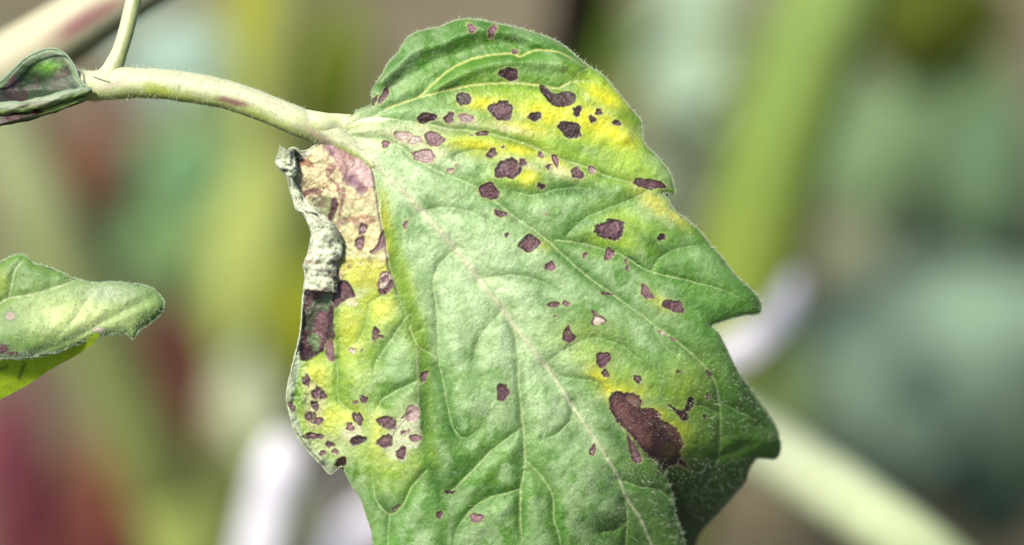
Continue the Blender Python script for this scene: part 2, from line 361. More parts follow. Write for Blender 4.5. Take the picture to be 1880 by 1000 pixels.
# margin of the front lobe in front of the dark right-hand lobe
CUT = [(1120,742),(1150,790),(1176,820),(1192,838),(1206,852),(1220,868),(1229,890),(1235,920),(1241,952),(1252,980),(1257,1005),(1262,1060)]
CUTS = spline(CUT, 5)
HB = [.2, 0]
g = 1.45
gx = np.arange(496, 1446, g); gy = np.arange(26, 1100, g)
X, Y = np.meshgrid(gx, gy)
NO = lambda sc, seed=0, o=3: noise(X, Y, sc, seed, o)
XW = X + 3.0 * NO(14, 90) + 1.6 * NO(5, 91); YW = Y + 3.0 * NO(14, 92) + 1.6 * NO(5, 93)

# midrib and veins: (name, points, line half width, groove depth, groove width)
MID = spline([(600,243),(640,262),(680,290),(720,332),(775,388),(830,450),(880,512),(922,568),(960,618),(1000,668),(1032,714),(1054,750),(1082,790),(1112,836),(1138,880),(1152,916),(1176,952),(1196,998),(1220,1060)], 6)
FOLD = spline([(640,262),(672,290),(688,325),(692,360),(700,405),(709,450),(717,495),(732,545),(752,590),(764,635),(768,700),(768,760),(773,810),(786,860),(800,905),(803,950),(808,1000),(815,1080)], 5)
VE = [
 ([(640,250),(720,262),(760,290),(800,312),(870,342),(920,378),(947,400),(1000,437),(1062,494),(1116,534),(1180,580),(1260,640),(1306,688),(1320,735),(1323,800),(1318,840),(1300,880),(1284,904)], 1.5, 6, 9),
 ([(1020,440),(1062,446),(1110,458),(1145,470),(1190,497),(1260,514),(1330,533),(1390,564)], 1.2, 5, 9),
 ([(640,236),(688,213),(720,196),(768,180),(816,167),(880,155),(944,153),(972,155),(1008,160),(1026,162),(1051,150),(1087,151),(1110,160)], 1.8, 8, 9),
 ([(768,179),(800,150),(826,128),(858,112),(896,102),(938,99),(954,104),(972,96),(990,92),(1026,97),(1052,110),(1090,138)], 1.6, 9, 9),
 ([(640,240),(704,218),(752,224),(794,230),(832,238),(880,242),(960,262),(1010,285),(1060,302),(1120,325),(1180,340),(1217,354)], 1.4, 6, 8),
 ([(922,568),(941,597),(949,640),(953,712),(960,784),(963,848),(956,900),(955,952),(958,1000),(962,1080)], 1.9, 8, 9),
 ([(838,456),(812,478),(799,500),(795,528),(802,568),(806,659),(816,712),(830,779),(850,803),(876,790),(900,760)], 1.1, 6, 9),
 ([(752,600),(768,635),(792,650),(806,662)], 1.2, 5, 7),
 ([(964,844),(992,872),(1014,908),(1017,952),(1028,992),(1040,1060)], 1.5, 7, 9),
 ([(958,786),(920,812),(900,828),(864,866),(830,899),(802,909)], 1.4, 8, 9),
 ([(957,896),(932,904),(900,912),(870,930),(845,960),(830,1000)], 1.2, 6, 8),
 ([(1050,738),(1052,760),(1040,780),(1016,800),(990,808)], 1.2, 5, 7),
 ([(1138,880),(1172,892),(1212,900),(1236,925)], 1.2, 5, 8),
 ([(1148,918),(1152,960),(1148,996),(1140,1060)], 1.4, 6, 8),
 ([(1146,958),(1130,972),(1112,976),(1092,978)], 1.0, 4, 6),
 ([(752,578),(746,582),(710,635),(691,664),(686,690)], 1.2, 6, 9),
 ([(768,698),(720,721),(700,735),(690,760)], 1.2, 5, 8),
 ([(784,862),(758,890),(739,928),(715,942),(691,918),(684,885),(682,850)], 1.3, 8, 9),
 ([(715,942),(713,981),(716,1050)], 1.0, 5, 7),
 ([(705,540),(685,552),(677,566),(672,597),(655,625),(640,640)], 1.0, 5, 8),
 ([(612,540),(613,602),(619,664),(620,720),(626,740),(648,754),(656,772)], 1.0, 8, 8),
 ([(1000,668),(1040,640),(1090,620),(1150,640),(1190,690)], .9, 3, 9),
 ([(1320,760),(1290,745),(1262,743)], .9, 3, 7),
 ([(1200,605),(1225,640),(1252,652)], .8, 3, 7),
 ([(1040,432),(1075,400),(1110,385),(1160,365),(1196,345)], .9, 5, 12),
 ([(940,352),(980,358),(1020,348),(1060,344),(1100,350)], .9, 5, 12),
 ([(900,280),(870,276),(840,284),(830,300)], .8, 3, 6),
 ([(1052,152),(1062,135),(1085,125)], .8, 3, 6),
 ([(1195,498),(1215,470),(1250,455),(1285,450)], .8, 3, 9),
 ([(1318,840),(1345,830),(1380,815)], .8, 3, 8),
 ([(1320,735),(1350,752),(1385,770),(1410,800)], .9, 4, 9),
 ([(880,512),(930,505),(980,512),(1040,540)], .8, 3, 10),
 ([(775,388),(820,380),(870,392),(905,410)], .8, 3, 10),
 ([(922,570),(880,620),(868,680)], .7, 2, 9),
 ([(1000,668),(1030,690),(1090,700),(1120,720)], .7, 3, 9),
]
H = -((X - 830) ** 2) / 5200 - ((Y - 470) ** 2) / 7000
DM = np.full(X.shape, 1e3); vein_mask = np.zeros(X.shape); PID = np.zeros(X.shape, np.int32)
vein_parts = {}
VEINC = np.zeros(X.shape)
for i, (pts, hw, dep, wid) in enumerate(VE):
    pp = spline(pts, 5)
    d, sgn, t = pdist(XW * .4 + X * .6, YW * .4 + Y * .6, pp, reach=70)
    d = np.where(d > 1e5, 1e3, d)
    fade = sst(1.02, .75, t)
    H = H - dep * (.2 + .04 * (pts[0][1] > 580)) * fade * np.exp(-(d / wid) ** 2)
    DM = np.minimum(DM, d + 18 * (1 - fade))
    VEINC = np.maximum(VEINC, fade * np.exp(-(d / (hw * 1.15)) ** 2) * (1 if hw > 1 else .6))
    k = d < hw * 1.1 * (1.1 - .5 * t)
    PID[k] = 200 + i
dF, sF, tF = pdist(X, Y, FOLD, reach=160)
DM = np.minimum(DM, dF)
H += 7 * (1 - np.exp(-DM / 22))                                  # quilted between the veins
sdF = dF * sF                                                     # walking downwards the right hand is +? fixed below
# picture space (y down): cross>0 means right of a downward path is negative x side -> flip so that + is towards larger x
sdF = -sdF
fw = np.clip(tF * 6, 0, 1)
H += fw * np.where(sdF > 0, 12 * np.exp(-sdF / 20), 12 * np.exp(sdF / 170)) * (dF < 1e5)
LEFT = (X < 900) & (sdF < 0) & (dF < 1e5) & (Y > 262)
LEFT = LEFT | ((X < 640) & (Y > 262))
# left part leans back to the left
lx = np.clip((735 - X), 0, None)
H -= np.where(Y > 300, 1, 0) * .16 * np.clip(-np.where(dF < 1e5, sdF, 0), 0, 200) * sst(280, 420, Y)
dMid, sMid, tMid = pdist(X, Y, MID, reach=160)
H -= 9 * np.exp(-(dMid / 22) ** 2)
mw = 8 * (1 - tMid) ** 2.0 + 2.7
H += np.where(dMid < 1e5, (2 + 5 * (1 - tMid) ** 2) * np.exp(-(dMid / mw) ** 2), 0)
PID[(dMid < mw * .75)] = 199
# top lobe: two folds running along the margin
for pts, a, w in [([(700,150),(760,95),(816,78),(848,64),(880,54),(940,62),(1010,90),(1060,130)], 10, 13), ([(720,160),(790,118),(850,96),(905,80),(960,82)], -9, 14),
                  ([(800,165),(850,135),(900,118),(960,112),(1030,120)], 9, 12),
                  ([(1150,260),(1180,300),(1215,330)], 5, 18), ([(1090,180),(1130,215),(1150,250)], 6, 15),
                  ([(1180,440),(1250,480),(1330,520),(1370,550)], 7, 22), ([(1340,700),(1370,760),(1400,810)], 7, 20),
                  ([(880,560),(905,620),(915,700),(920,760)], 6, 28), ([(840,600),(850,680),(865,740)], 8, 22), ([(880,880),(900,860),(935,830)], 7, 16),
                  ([(870,985),(900,950),(930,930)], 7, 16), ([(985,950),(975,900)], 6, 14), ([(1060,900),(1090,930),(1120,940)], 8, 22),
                  ([(1010,840),(1050,850),(1080,880)], 7, 22), ([(730,1000),(750,950),(775,920)], 6, 16), ([(650,640),(650,690),(660,730)], 7, 16),
                  ([(700,610),(720,660),(730,690)], 6, 18), ([(695,770),(694,800),(700,830)], 6, 12), ([(900,325),(960,335),(985,330)], 5, 12),
                  ([(1090,560),(1150,610),(1210,660),(1260,700)], 6, 24), ([(1000,380),(1060,410),(1120,415),(1180,440)], 7, 24)]:
    d, _, _ = pdist(X, Y, spline(pts, 4), reach=70)
    H += a * (.62 if pts[0][1] > 200 else 1) * np.exp(-(d / w) ** 2)
H += np.where(Y < 215, .10 * (Y - 215), 0) * sst(0, 1, (X - 640) / 100)
# right-hand lower lobe falls away
sp = (X - 1225) * .75 + (Y - 770) * .66
H -= .62 * 35 * np.log1p(np.exp(np.clip(sp / 35, -20, 20)))
dC, sC, tC = pdist(X, Y, CUTS, reach=260)
sC = -sC; 
overC = (X > np.interp(Y, CUTS[:, 1], CUTS[:, 0])) & (Y > 742)
H -= 10 * np.exp(-(dC / 20) ** 2) * (Y < 842) * .3
dO, _, _ = pdist(X, Y, OUTS, closed=True)
H -= 9 * np.exp(-dO / 9)                                           # margin rolls under
H += 2.6 * NO(46, 1) + 1.5 * NO(17, 2) + .55 * NO(6, 3) + .22 * NO(3, 4)
# crumpled curl on the left
cr = sst(640, 560, X) * sst(270, 300, Y)
H += cr * (5 * NO(22, 7) + 2.5 * NO(9, 8))
d, _, _ = pdist(X, Y, spline([(585,560),(582,600),(575,645)], 4), reach=60); H -= 16 * np.exp(-(d / 20) ** 2)
d, _, _ = pdist(X, Y, spline([(612,530),(614,600),(617,650)], 4), reach=60); H += 7 * np.exp(-(d / 7) ** 2)
d, _, _ = pdist(X, Y, spline([(548,560),(540,640),(531,700),(534,760),(556,806),(590,845)], 4), reach=60); H += 10 * np.exp(-(d / 8) ** 2)
d, _, _ = pdist(X, Y, spline([(545,288),(560,292)], 4), reach=60); H -= 16 * np.exp(-(d / 9) ** 2)

# ---------------------------------------------------------------- colour of the skin, some sheen and shade painted in
A = np.zeros(X.shape + (3,)); A[:] = C(88, 145, 28)
def G(cx, cy, rx, ry, rot=0, p=1):
    a = math.radians(rot); u = (XW - cx) * math.cos(a) + (YW - cy) * math.sin(a); v = -(XW - cx) * math.sin(a) + (YW - cy) * math.cos(a)
    return np.exp(-((u / rx) ** 2 + (v / ry) ** 2) ** p)
mot = NO(30, 20) ; mot2 = NO(9, 21)
pale = .9 * np.exp(-(np.clip(dMid, 0, 1e3) / 112) ** 2) * sst(1.05, .35, tMid + .12 * mot)
pale = np.maximum(pale, .95 * G(760, 300, 130, 70)); pale = np.maximum(pale, .75 * G(820, 560, 90, 150)); pale = np.maximum(pale, .55 * G(950, 470, 150, 120, 40))
pale = np.maximum(pale, .45 * G(1150, 560, 170, 70, 40)); pale = np.maximum(pale, .40 * G(870, 700, 70, 110)); pale = np.maximum(pale, .35 * G(1120, 380, 110, 40, 30))
pale = np.maximum(pale, .45 * G(730, 640, 30, 70)); pale = np.maximum(pale, .35 * G(780, 960, 30, 60)); pale = np.maximum(pale, .35 * G(700, 950, 40, 60))
pale = np.maximum(pale, .35 * G(1050, 880, 60, 50)); pale = np.maximum(pale, .35 * G(1290, 480, 60, 30, 35))
mixc(A, C(200, 228, 172), pale * (1 + .35 * mot + .2 * mot2))  # pale skin together with broad fuzz highlights, put into the colour
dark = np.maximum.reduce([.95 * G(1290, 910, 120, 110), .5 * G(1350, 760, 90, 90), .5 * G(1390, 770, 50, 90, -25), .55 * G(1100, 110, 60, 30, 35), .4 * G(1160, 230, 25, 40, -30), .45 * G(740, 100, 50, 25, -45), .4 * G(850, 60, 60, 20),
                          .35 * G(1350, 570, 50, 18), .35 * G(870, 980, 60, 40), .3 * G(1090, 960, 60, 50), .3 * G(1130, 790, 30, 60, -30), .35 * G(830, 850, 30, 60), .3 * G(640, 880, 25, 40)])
mixc(A, C(46, 96, 22), dark * (1 + .3 * mot))  # dark pigment, deepened as painted shade where the lower right lobe turns away
mixc(A, C(60, 118, 22), .55 * np.exp(-(dO / (30 + 12 * mot)) ** 2) * (Y < 900) * (X > 640))
mixc(A, C(76, 136, 30), .55 * sst(.05, .4, NO(60, 61)) )
painted_sheen = (1 - np.exp(-(DM / 17) ** 2)) * sst(-.35, .3, mot + .6 * NO(16, 64)) * np.clip(1.15 - sst(1150, 1330, X + .35 * Y - 200), .2, 1) * np.where(Y < 200, .5, 1)
painted_sheen *= 1 - .9 * sst(6, -6, dC * np.where(X > np.interp(Y, CUTS[:, 1], CUTS[:, 0]), -1, 1)) * (Y > 800)
mixc(A, C(200, 226, 176), .42 * painted_sheen)  # sheen of the lit fuzz painted between the veins
mixc(A, C(26, 66, 12), .75 * (X > np.interp(Y, CUTS[:, 1], CUTS[:, 0])) * sst(800, 880, Y) * np.exp(-(dC / 150) ** 2))  # shade on the rear lobe beside the cut, painted as dark green
# veins of the net between the main veins
F1 = np.abs(NO(19, 31, 2)); F2 = np.abs(NO(13, 35, 2))
net = np.exp(-(F1 / .035) ** 2) * .5 + np.exp(-(F2 / .04) ** 2) * .3
mixc(A, C(186, 214, 158), .26 * net); H -= .9 * net
YEL = C(236, 230, 24); YG = C(170, 206, 56)
def yel(l, col, k):
    m = np.zeros(X.shape)
    for q in l: m = np.maximum(m, G(*q))
    mixc(A, col, k * (1 - .45 * np.exp(-(DM / 6) ** 2)) * np.clip(m * 1.0 * (1 + .35 * mot + .25 * mot2), 0, 1))
yel([(1000,190,130,34,10),(1080,240,110,42,15),(960,265,120,36,12),(1140,270,60,45,40),(1150,300,70,40,30),(870,250,70,22,10),(950,320,50,28,0),(1100,160,60,28,25),(1060,300,90,30,15),
     (1150,410,60,30,30),(1130,440,60,24,0)], YG, .85)
yel([(1200,372,48,16,40),(1240,400,30,10,40)], C(214, 212, 90), .8)
yel([(1010,212,60,22,10),(1085,222,62,28,20),(960,235,55,13,10),(1040,195,30,12,0),(1130,245,40,20,30),(890,190,38,14,0),(880,270,60,16,8),(955,272,40,14,15),(1020,300,30,10,30),(970,325,18,16,0),
     (1110,180,40,16,30)], YEL, .85)
yel([(712,430,12,75,-6),(742,520,14,60,-14),(760,600,14,50,-10)], C(176, 198, 30), .85)
yel([(706,405,9,42,-6),(716,455,9,30,-10)], C(226, 212, 30), .8)
yel([(690,560,60,60,0),(650,640,40,90,0),(590,700,40,70,0),(610,770,70,60,0),(700,830,60,30,0),(655,505,50,40,0),(720,840,50,50,0)], C(194, 218, 92), .7)
yel([(690,500,28,40,0),(640,600,26,44,0),(580,690,22,34,0),(630,765,40,20,0),(596,770,30,24,0),(694,790,14,36,0),(700,560,28,26,0),(690,550,30,30,0)], C(214, 216, 62), .65)
yel([(1100,690,26,16,40),(1120,712,34,12,30),(1145,720,36,16,0),(1205,762,22,12,20),(1235,790,24,16,0)], C(246, 232, 40), .85)
yel([(1150,700,80,34,20),(1230,790,60,54,0),(1080,640,70,36,20),(1070,620,60,34,0),(1260,720,50,60,0)], C(158, 186, 50), .6)
yel([(1210,553,30,12,35),(1000,448,14,10,30)], C(200, 204, 80), .7)
yel([(640,230,70,26,10),(620,240,40,24,20)], C(222, 226, 172), .8)
yel([(770,265,56,18,20),(730,250,30,14,20),(790,235,70,10,4),(850,228,50,10,4),(930,235,50,9,10),(960,300,40,8,20),(1020,310,40,14,20)], C(228, 226, 178), .7)
yel([(640,800,22,18,0),(745,770,26,40,15),(740,805,36,30,0),(600,815,34,22,10),(650,545,30,8,-30)], C(218, 222, 172), .7)
mixc(A, C(120, 162, 34), .85 * np.where((dF < 1e5) & (Y > 395), np.exp(-((sdF - 15) / (13 + 6 * mot)) ** 2), 0) * sst(395, 440, Y) * sst(930, 820, Y))  # shaded steep side right of the fold, put into the colour
mixc(A, C(52, 112, 12), .5 * np.exp(-((DM - 5) / 7) ** 2) * sst(-.5, .35, mot + .7 * NO(40, 71)) * (X > 700))  # painted shade in the grooves beside the veins
mixc(A, C(50, 106, 12), .65 * np.maximum.reduce([G(806,880,22,26), G(835,860,50,14,-35), G(775,760,14,60), G(1045,800,30,14,-40), G(700,925,30,16), G(1100,960,34,18), G(950,870,12,50), G(830,790,16,22), G(1130,800,20,50,-35), G(910,900,40,10,-10), G(1010,560,40,16,30), G(1060,350,60,12,5), G(1190,440,60,12,35), G(1280,560,60,10,25)]) * (1 + .4 * mot))  # painted shade in the pits where veins meet
mixc(A, C(196, 216, 150), .62 * np.clip(VEINC, 0, 1))
# orange-yellow thin veins in the top lobe
mixc(A, C(206, 208, 104), .7 * np.clip(VEINC, 0, 1) * (Y < 200))
mixc(A, C(214, 220, 178), np.where(dMid < 1e5, .88 * np.exp(-(dMid / (mw * .95)) ** 2), 0))
k = (X > 690) & (dMid < 1e5); mixc(A, C(182, 168, 132), .35 * k * np.exp(-(dMid / (mw * .4)) ** 2) * np.clip(NO(20, 55) * 2 + .3, 0, 1))
# grey-green skin of the left rim
dl, _, _ = pdist(X, Y, spline([(559,530),(555,570),(547,635),(536,690),(529,731),(540,785),(560,818),(606,866)], 5), reach=60)
mixc(A, C(176, 190, 158), .9 * sst(15, 6, dl + 3 * mot2))

# ---------------------------------------------------------------- dead patches and spots
spots = []       # painted in order; also cut out as parts
def blob_mask(cx, cy, rx, ry, rot, seed, ir=.22):
    a = math.radians(rot); w = max(rx, ry) * 1.7 + 8
    ix = slice(max(int((cx - w - gx[0]) / g), 0), int((cx + w - gx[0]) / g) + 2); iy = slice(max(int((cy - w - gy[0]) / g), 0), int((cy + w - gy[0]) / g) + 2)
    x, y = X[iy, ix], Y[iy, ix]
    dx, dy = x - cx, y - cy
    u = (dx * math.cos(a) + dy * math.sin(a)) / rx; v = (-dx * math.sin(a) + dy * math.cos(a)) / ry
    r = np.hypot(u, v); th = np.arctan2(v, u)
    R = 1 + ir * (.7 * np.sin(2 * th + seed) + .5 * np.sin(3 * th + seed * 2.3) + .35 * np.sin(5 * th + seed * 1.7)) + ir * 1.25 * noise(x, y, 6, seed, 3)
    return iy, ix, r / R
def poly_mask(pts, seed, rough=1.6, sc=6):
    p = spline(pts, 3, True); lo = p.min(0) - 12; hi = p.max(0) + 12
    ix = slice(max(int((lo[0] - gx[0]) / g), 0), int((hi[0] - gx[0]) / g) + 2); iy = slice(max(int((lo[1] - gy[0]) / g), 0), int((hi[1] - gy[0]) / g) + 2)
    x, y = X[iy, ix], Y[iy, ix]; x2 = x + rough * noise(x, y, sc, seed, 3); y2 = y + rough * noise(x, y, sc, seed + 5, 3)
    d, _, _ = pdist(x2, y2, p, closed=True); d = np.where(inside(x2, y2, p), -d, d)
    return iy, ix, d
pid_next = [1]
TONES = {0: ((62, 26, 32), (28, 8, 12)), 1: ((116, 80, 88), (46, 16, 28)), 2: ((150, 112, 118), (84, 44, 56)), 5: ((94, 56, 58), (50, 22, 28)), 3: ((206, 180, 176), (140, 98, 104)), 4: ((222, 206, 190), (160, 124, 120))}
def paint(iy, ix, r, scale, tone, halo, seed, part=True, rings=True):
    """r: <1 inside (radial) ; scale: size in px for soft edge"""
    global A
    a = A[iy, ix]; x, y = X[iy, ix], Y[iy, ix]
    inn, rim = TONES[tone]; soft = 2.0 / scale
    if halo: 
        hm = np.exp(-np.clip(r - 1, 0, 9) ** 2 / (2.6 / scale) ** 2) * halo; a += (C(214, 208, 140) - a) * hm[..., None] * .75
    m = sst(1 + soft, 1 - soft, r)
    n = noise(x, y, 4.2, seed + 3, 3); n2 = noise(x, y, 2.6, seed + 9, 2)
    q = np.clip(sst(.5, 1.0, r + .30 * n) , 0, 1)
    if rings: q = np.clip(q + .45 * np.sin(r * (6 + scale * .55) + 3 * n) * (r < .9), 0, 1)
    col = C(*inn)[None, None] * (1 - q[..., None]) + C(*rim)[None, None] * q[..., None]
    col = col * np.clip(1 + .55 * n + .35 * n2, .2, 2)[..., None]
    a += (col - a) * m[..., None]
    H[iy, ix] -= m * min(3.2, 1.2 + scale * .06) - m * .7 * n - .8 * np.exp(-((r - 1) * scale / 1.8) ** 2)
    if part and scale > 4:
        k = r < 1; P_ = PID[iy, ix]; P_[k] = pid_next[0]; spots.append((pid_next[0], tone)); pid_next[0] += 1
def spot(cx, cy, rx, ry, tone=1, rot=0, halo=.5, ir=.22):
    seed = int(cx * 3 + cy) % 97
    iy, ix, r = blob_mask(cx, cy, rx, ry, rot, seed, ir); paint(iy, ix, r, math.sqrt(rx * ry), tone, halo, seed)
def patch(pts, tone=1, halo=.3, rough=1.6, part=True, size=None, rings=False):
    iy, ix, d = poly_mask(pts, len(pts) * 7 + int(pts[0][0]) % 50, rough)
    sc = size or max(4, -d.min()); paint(iy, ix, 1 + d / sc, sc, tone, halo, int(pts[0][1]) % 60, part, rings)
def wash(pts, col, k=1, soft=3, rough=3, sc=9):
    iy, ix, d = poly_mask(pts, int(pts[0][0]) % 70, rough, sc)
    a = A[iy, ix]; x, y = X[iy, ix], Y[iy, ix]
    m = k * sst(soft, -soft, d); cc = C(*col)[None, None] * (1 + .14 * noise(x, y, 5, 3, 3))[..., None]
    a += (cc - a) * m[..., None]
def line(pts, w, col, k=.8, broken=0, dent=0):
    d, _, t = pdist(XW * .5 + X * .5, YW * .5 + Y * .5, spline(pts, 4), reach=20)
    m = k * np.exp(-(d / w) ** 2)
    if broken: m = m * sst(-.25, .25, NO(7, int(pts[0][0]) % 40))
    mixc(A, C(*col), m)
    if dent: H[:] = H - dent * np.exp(-(d / w) ** 2)

# tan dead patch beside the curl
NEC = [(590,262),(603,256),(640,270),(664,288),(682,308),(688,335),(692,370),(698,405),(705,440),(712,475),(700,492),(672,486),(650,492),(628,512),(618,540),(600,545),(575,520),(565,470),(560,400),(545,345),(540,300),(560,282)]
wash(NEC, (222, 208, 160), 1, 4, 4)
iy, ix, d = poly_mask(NEC, 3, 1.5); P_ = PID[iy, ix]; P_[d < 0] = 150; spots.append((150, 5))
wash([(612,385),(650,375),(690,380),(700,430),(704,470),(660,478),(630,470),(615,440)], (206, 208, 150), .75, 5)
wash([(618,470),(700,478),(712,500),(716,540),(700,530),(650,525),(628,500)], (206, 206, 84), .8, 5)
wash([(600,262),(625,268),(655,285),(678,310),(686,335),(680,345),(668,352),(660,345),(645,340),(630,320),(615,300),(606,285),(590,268)], (180, 136, 136), .9, 4)
wash([(640,300),(668,292),(684,322),(682,345),(672,340),(655,320)], (228, 198, 192), .8, 5)
wash([(628,318),(650,322),(666,338),(672,350),(662,358),(650,346),(636,340),(628,330)], (126, 84, 104), .85, 4)
wash([(600,262),(612,262),(616,285),(606,285)], (170, 130, 140), .8, 3)
wash([(600,306),(612,300),(618,306),(610,318),(604,326),(612,330),(622,336),(626,352),(620,358),(616,340),(602,328),(598,316)], (150, 100, 92), .85, 1.6, 2, 5)
wash([(546,296),(560,292),(572,296),(576,308),(562,305),(546,306)], (150, 96, 74), .85, 2, 2)
wash([(596,334),(604,340),(608,352),(600,345)], (176, 128, 100), .7, 1.5)
wash([(555,352),(575,345),(592,350),(588,358),(570,357),(560,362)], (120, 62, 72), .85, 2, 2.5, 5)
wash([(565,362),(600,358),(612,370),(610,400),(600,398),(580,380)], (108, 124, 76), .8, 3, 3, 6)
wash([(610,362),(618,365),(622,380),(614,395),(608,410),(600,405),(606,385)], (84, 36, 48), .95, 1.5, 3, 5)
wash([(626,345),(634,345),(632,370),(628,385),(624,400),(620,392),(626,370)], (134, 82, 80), .8, 1.6, 2, 5)
wash([(622,400),(640,398),(650,402),(636,412),(622,416),(618,408)], (138, 98, 90), .75, 3, 3, 6)
wash([(640,400),(672,392),(690,405),(680,415),(650,412)], (214, 174, 140), .8, 4)
wash([(640,418),(690,412),(692,445),(670,460),(645,455),(632,440)], (228, 216, 156), .8, 4)
_nm = inside(X, Y, spline(NEC, 3, True)); mixc(A, C(128, 84, 82), .45 * _nm * sst(.2, .6, NO(14, 81))); mixc(A, C(150, 110, 80), .22 * _nm * np.exp(-(NO(16, 83, 4) / .03) ** 2)); H += _nm * (1.6 * NO(14, 84) + 1.0 * (1 - np.abs(NO(22, 85)) * 4))
spot(666, 421, 8, 11, 2, 0, 0); spot(661, 447, 10, 12, 2, 20, .6)
patch([(702,420),(709,440),(706,452),(696,460),(686,466),(678,462),(690,452),(696,440)], 2, 0, 2)
line([(612,262),(640,272),(660,286),(676,300),(684,318),(688,340),(692,365),(696,395),(702,425),(708,455),(712,485),(720,512),(730,540)], 1.8, (104, 60, 74), .8, 0, 1.5)
line([(656,470),(662,480),(664,492)], 2, (150, 100, 100), .7, 1)
line([(612,380),(614,420),(620,445),(626,470),(622,500)], 3.5, (90, 50, 60), .6, 1)
patch([(700,500),(716,500),(722,520),(716,536),(704,540),(694,530),(696,512)], 4, 0, 2, False)
patch([(702,508),(712,504),(714,514),(706,520),(700,516)], 2, 0, 1.5, False)
patch([(718,512),(722,524),(712,536),(704,542),(696,538),(696,530),(706,528)], 1, 0, 1.5)
# dark cup under the curl
CUP = [(560,528),(618,528),(616,560),(609,580),(616,606),(606,628),(592,648),(574,654),(556,662),(551,640),(556,600),(558,560)]
patch([(560,530),(612,530),(612,570),(606,600),(600,636),(578,655),(558,662),(550,650),(556,600)], 1, 0, 2, True, 30)
wash([(566,560),(590,540),(606,548),(604,574),(592,572),(580,580),(576,600),(566,610),(562,580)], (78, 98, 64), .8, 4, 6, 10)
wash([(566,620),(580,612),(588,622),(580,645),(572,640)], (104, 136, 84), .85, 3, 4, 8)
wash([(594,540),(606,536),(610,552),(600,572),(592,560)], (112, 140, 96), .85, 3, 4, 8)
wash([(556,530),(572,528),(570,545),(558,548)], (30, 14, 20), .9, 3, 2)
wash([(604,560),(614,562),(611,600),(617,612),(610,625),(600,632),(590,640),(604,610)], (66, 26, 46), .9, 2, 3, 6)
wash([(552,636),(572,634),(580,650),(566,658),(552,660)], (56, 22, 32), .9, 2.5, 3, 6)
patch([(618,520),(634,514),(646,526),(652,544),(640,548),(628,556),(616,566),(610,552),(614,536)], 1, .4, 1.8, True, 14)
wash([(634,552),(650,550),(658,560),(640,562)], (222, 212, 176), .8, 2)
patch([(600,632),(610,625),(614,660),(606,662),(598,650)], 2, .6, 1.6)
wash([(529,278),(540,273),(548,279),(554,287),(560,292),(556,298),(546,297),(536,288)], (22, 18, 16), 1, 1.5, 1)  # darkness of the curl's opening painted black
wash([(552,277),(566,275),(568,284),(558,288)], (240, 240, 226), 1, 1.5, 1)

wash([(762,740),(770,760),(770,815),(750,822),(745,845),(724,842),(704,828),(716,790),(740,765)], (218, 222, 186), .65, 4, 5)
wash([(560,690),(576,700),(598,720),(592,760),(588,785),(566,785),(560,740)], (196, 190, 150), .55, 4, 5)
wash([(640,775),(660,778),(664,800),(650,806),(630,796)], (226, 220, 190), .6, 3, 4)
SP = [(866,52,8,8,2),(904,58,8,12,2,10),(935,137,17,13,0),(851,182,13,13,0,-40),(921,203,23,18,1,-20),(784,217,18,10,0),(825,217,10,10,1),(856,217,15,8,3),(983,214,12,9,0),
 (1047,238,24,14,0,15),(1060,204,9,9,0),(1099,206,7,6,0),(1088,219,7,7,0),(1132,226,8,6,0,10),(945,95,5,5,1),(706,174,7,15,1,25),(687,186,5,10,1,20),(708,265,8,6,2),(740,250,16,10,4),(762,258,14,8,4),
 (798,256,19,13,2,5),(779,287,24,11,3,4),(886,245,11,5,1,0),(903,281,9,9,1,40),(924,270,4,3,1),(934,310,24,20,1,-10),(960,298,8,6,1),(993,285,6,6,2),(1020,294,6,11,2,-10),(1007,306,6,5,1),(1060,318,13,10,1,10),(1087,312,8,6,3,30),
 (1192,338,29,10,1,12),(898,351,18,15,1,0),(994,342,7,7,0),(827,313,6,4,3),(919,392,12,7,1,10),(931,431,5,4,1),(1010,489,9,10,2),(1121,422,25,21,1,0),(1118,466,10,10,2,40),(1074,468,5,5,2),
 (1152,492,4,5,2),(1214,435,8,7,0),(1187,537,10,14,2,-30),(1238,562,19,12,1,20),(1114,539,10,3.5,1,5),(1017,559,11,6,1),(1040,557,7,5,2),(1044,617,12,13,1),(1043,603,4,8,1),(1107,660,15,14,1),(1112,685,8,7,1,20),
 (1171,695,8,7,1),(1302,686,4,8,1,-25),(1245,682,4,4,1),(1294,764,4,4,0),(1300,728,4,6,2),(1088,826,7,9,2),(923,720,12,16,1,15),(779,691,6,14,1,10),(689,613,8,12,1,0),(699,617,6,4,1),(647,643,7,5,4),
 (668,732,7,8,1),(653,738,5,4,2),(658,768,8,14,1,-15),(657,808,15,9,0,-25),(643,783,9,7,2),(711,775,17,13,1,10),(707,810,14,14,1,-10),(737,831,9,12,1,0),(762,804,10,8,2),(741,793,5,4,2),(751,790,3,3,2),(757,758,14,14,3,-40),
 (826,903,9,4,0),(875,950,12,10,2),(807,944,7,6,1),(727,931,8,3,1,-30),(583,722,9,13,1,-10),(594,725,6,9,1),(579,744,8,9,1),(577,768,6,10,1),(584,772,8,10,1,20),(567,764,7,9,1,-20),(563,698,7,12,1,-25),
 (534,745,8,9,1),(575,800,20,6,1,5),(606,815,8,6,1),(616,828,6,6,2),(592,831,7,5,1),(626,848,12,9,0,-20),(1215,611,8,2.5,3,35),(1235,622,7,2.5,2,35),(1020,580,3,2,2),(866,248,3,2,1),
 (745,413,5,7,2),(664,643,2.5,2.5,1),(838,303,3,2,2),(1004,392,3,2,2),(1150,480,3,4,2),(748,760,14,3,2,-40)]
for s in SP:
    spot(s[0], s[1], s[2], s[3], s[4], s[5] if len(s) > 5 else 0, .3 if s[1] > 420 else .7, .16 if s[2] > 10 else .24)
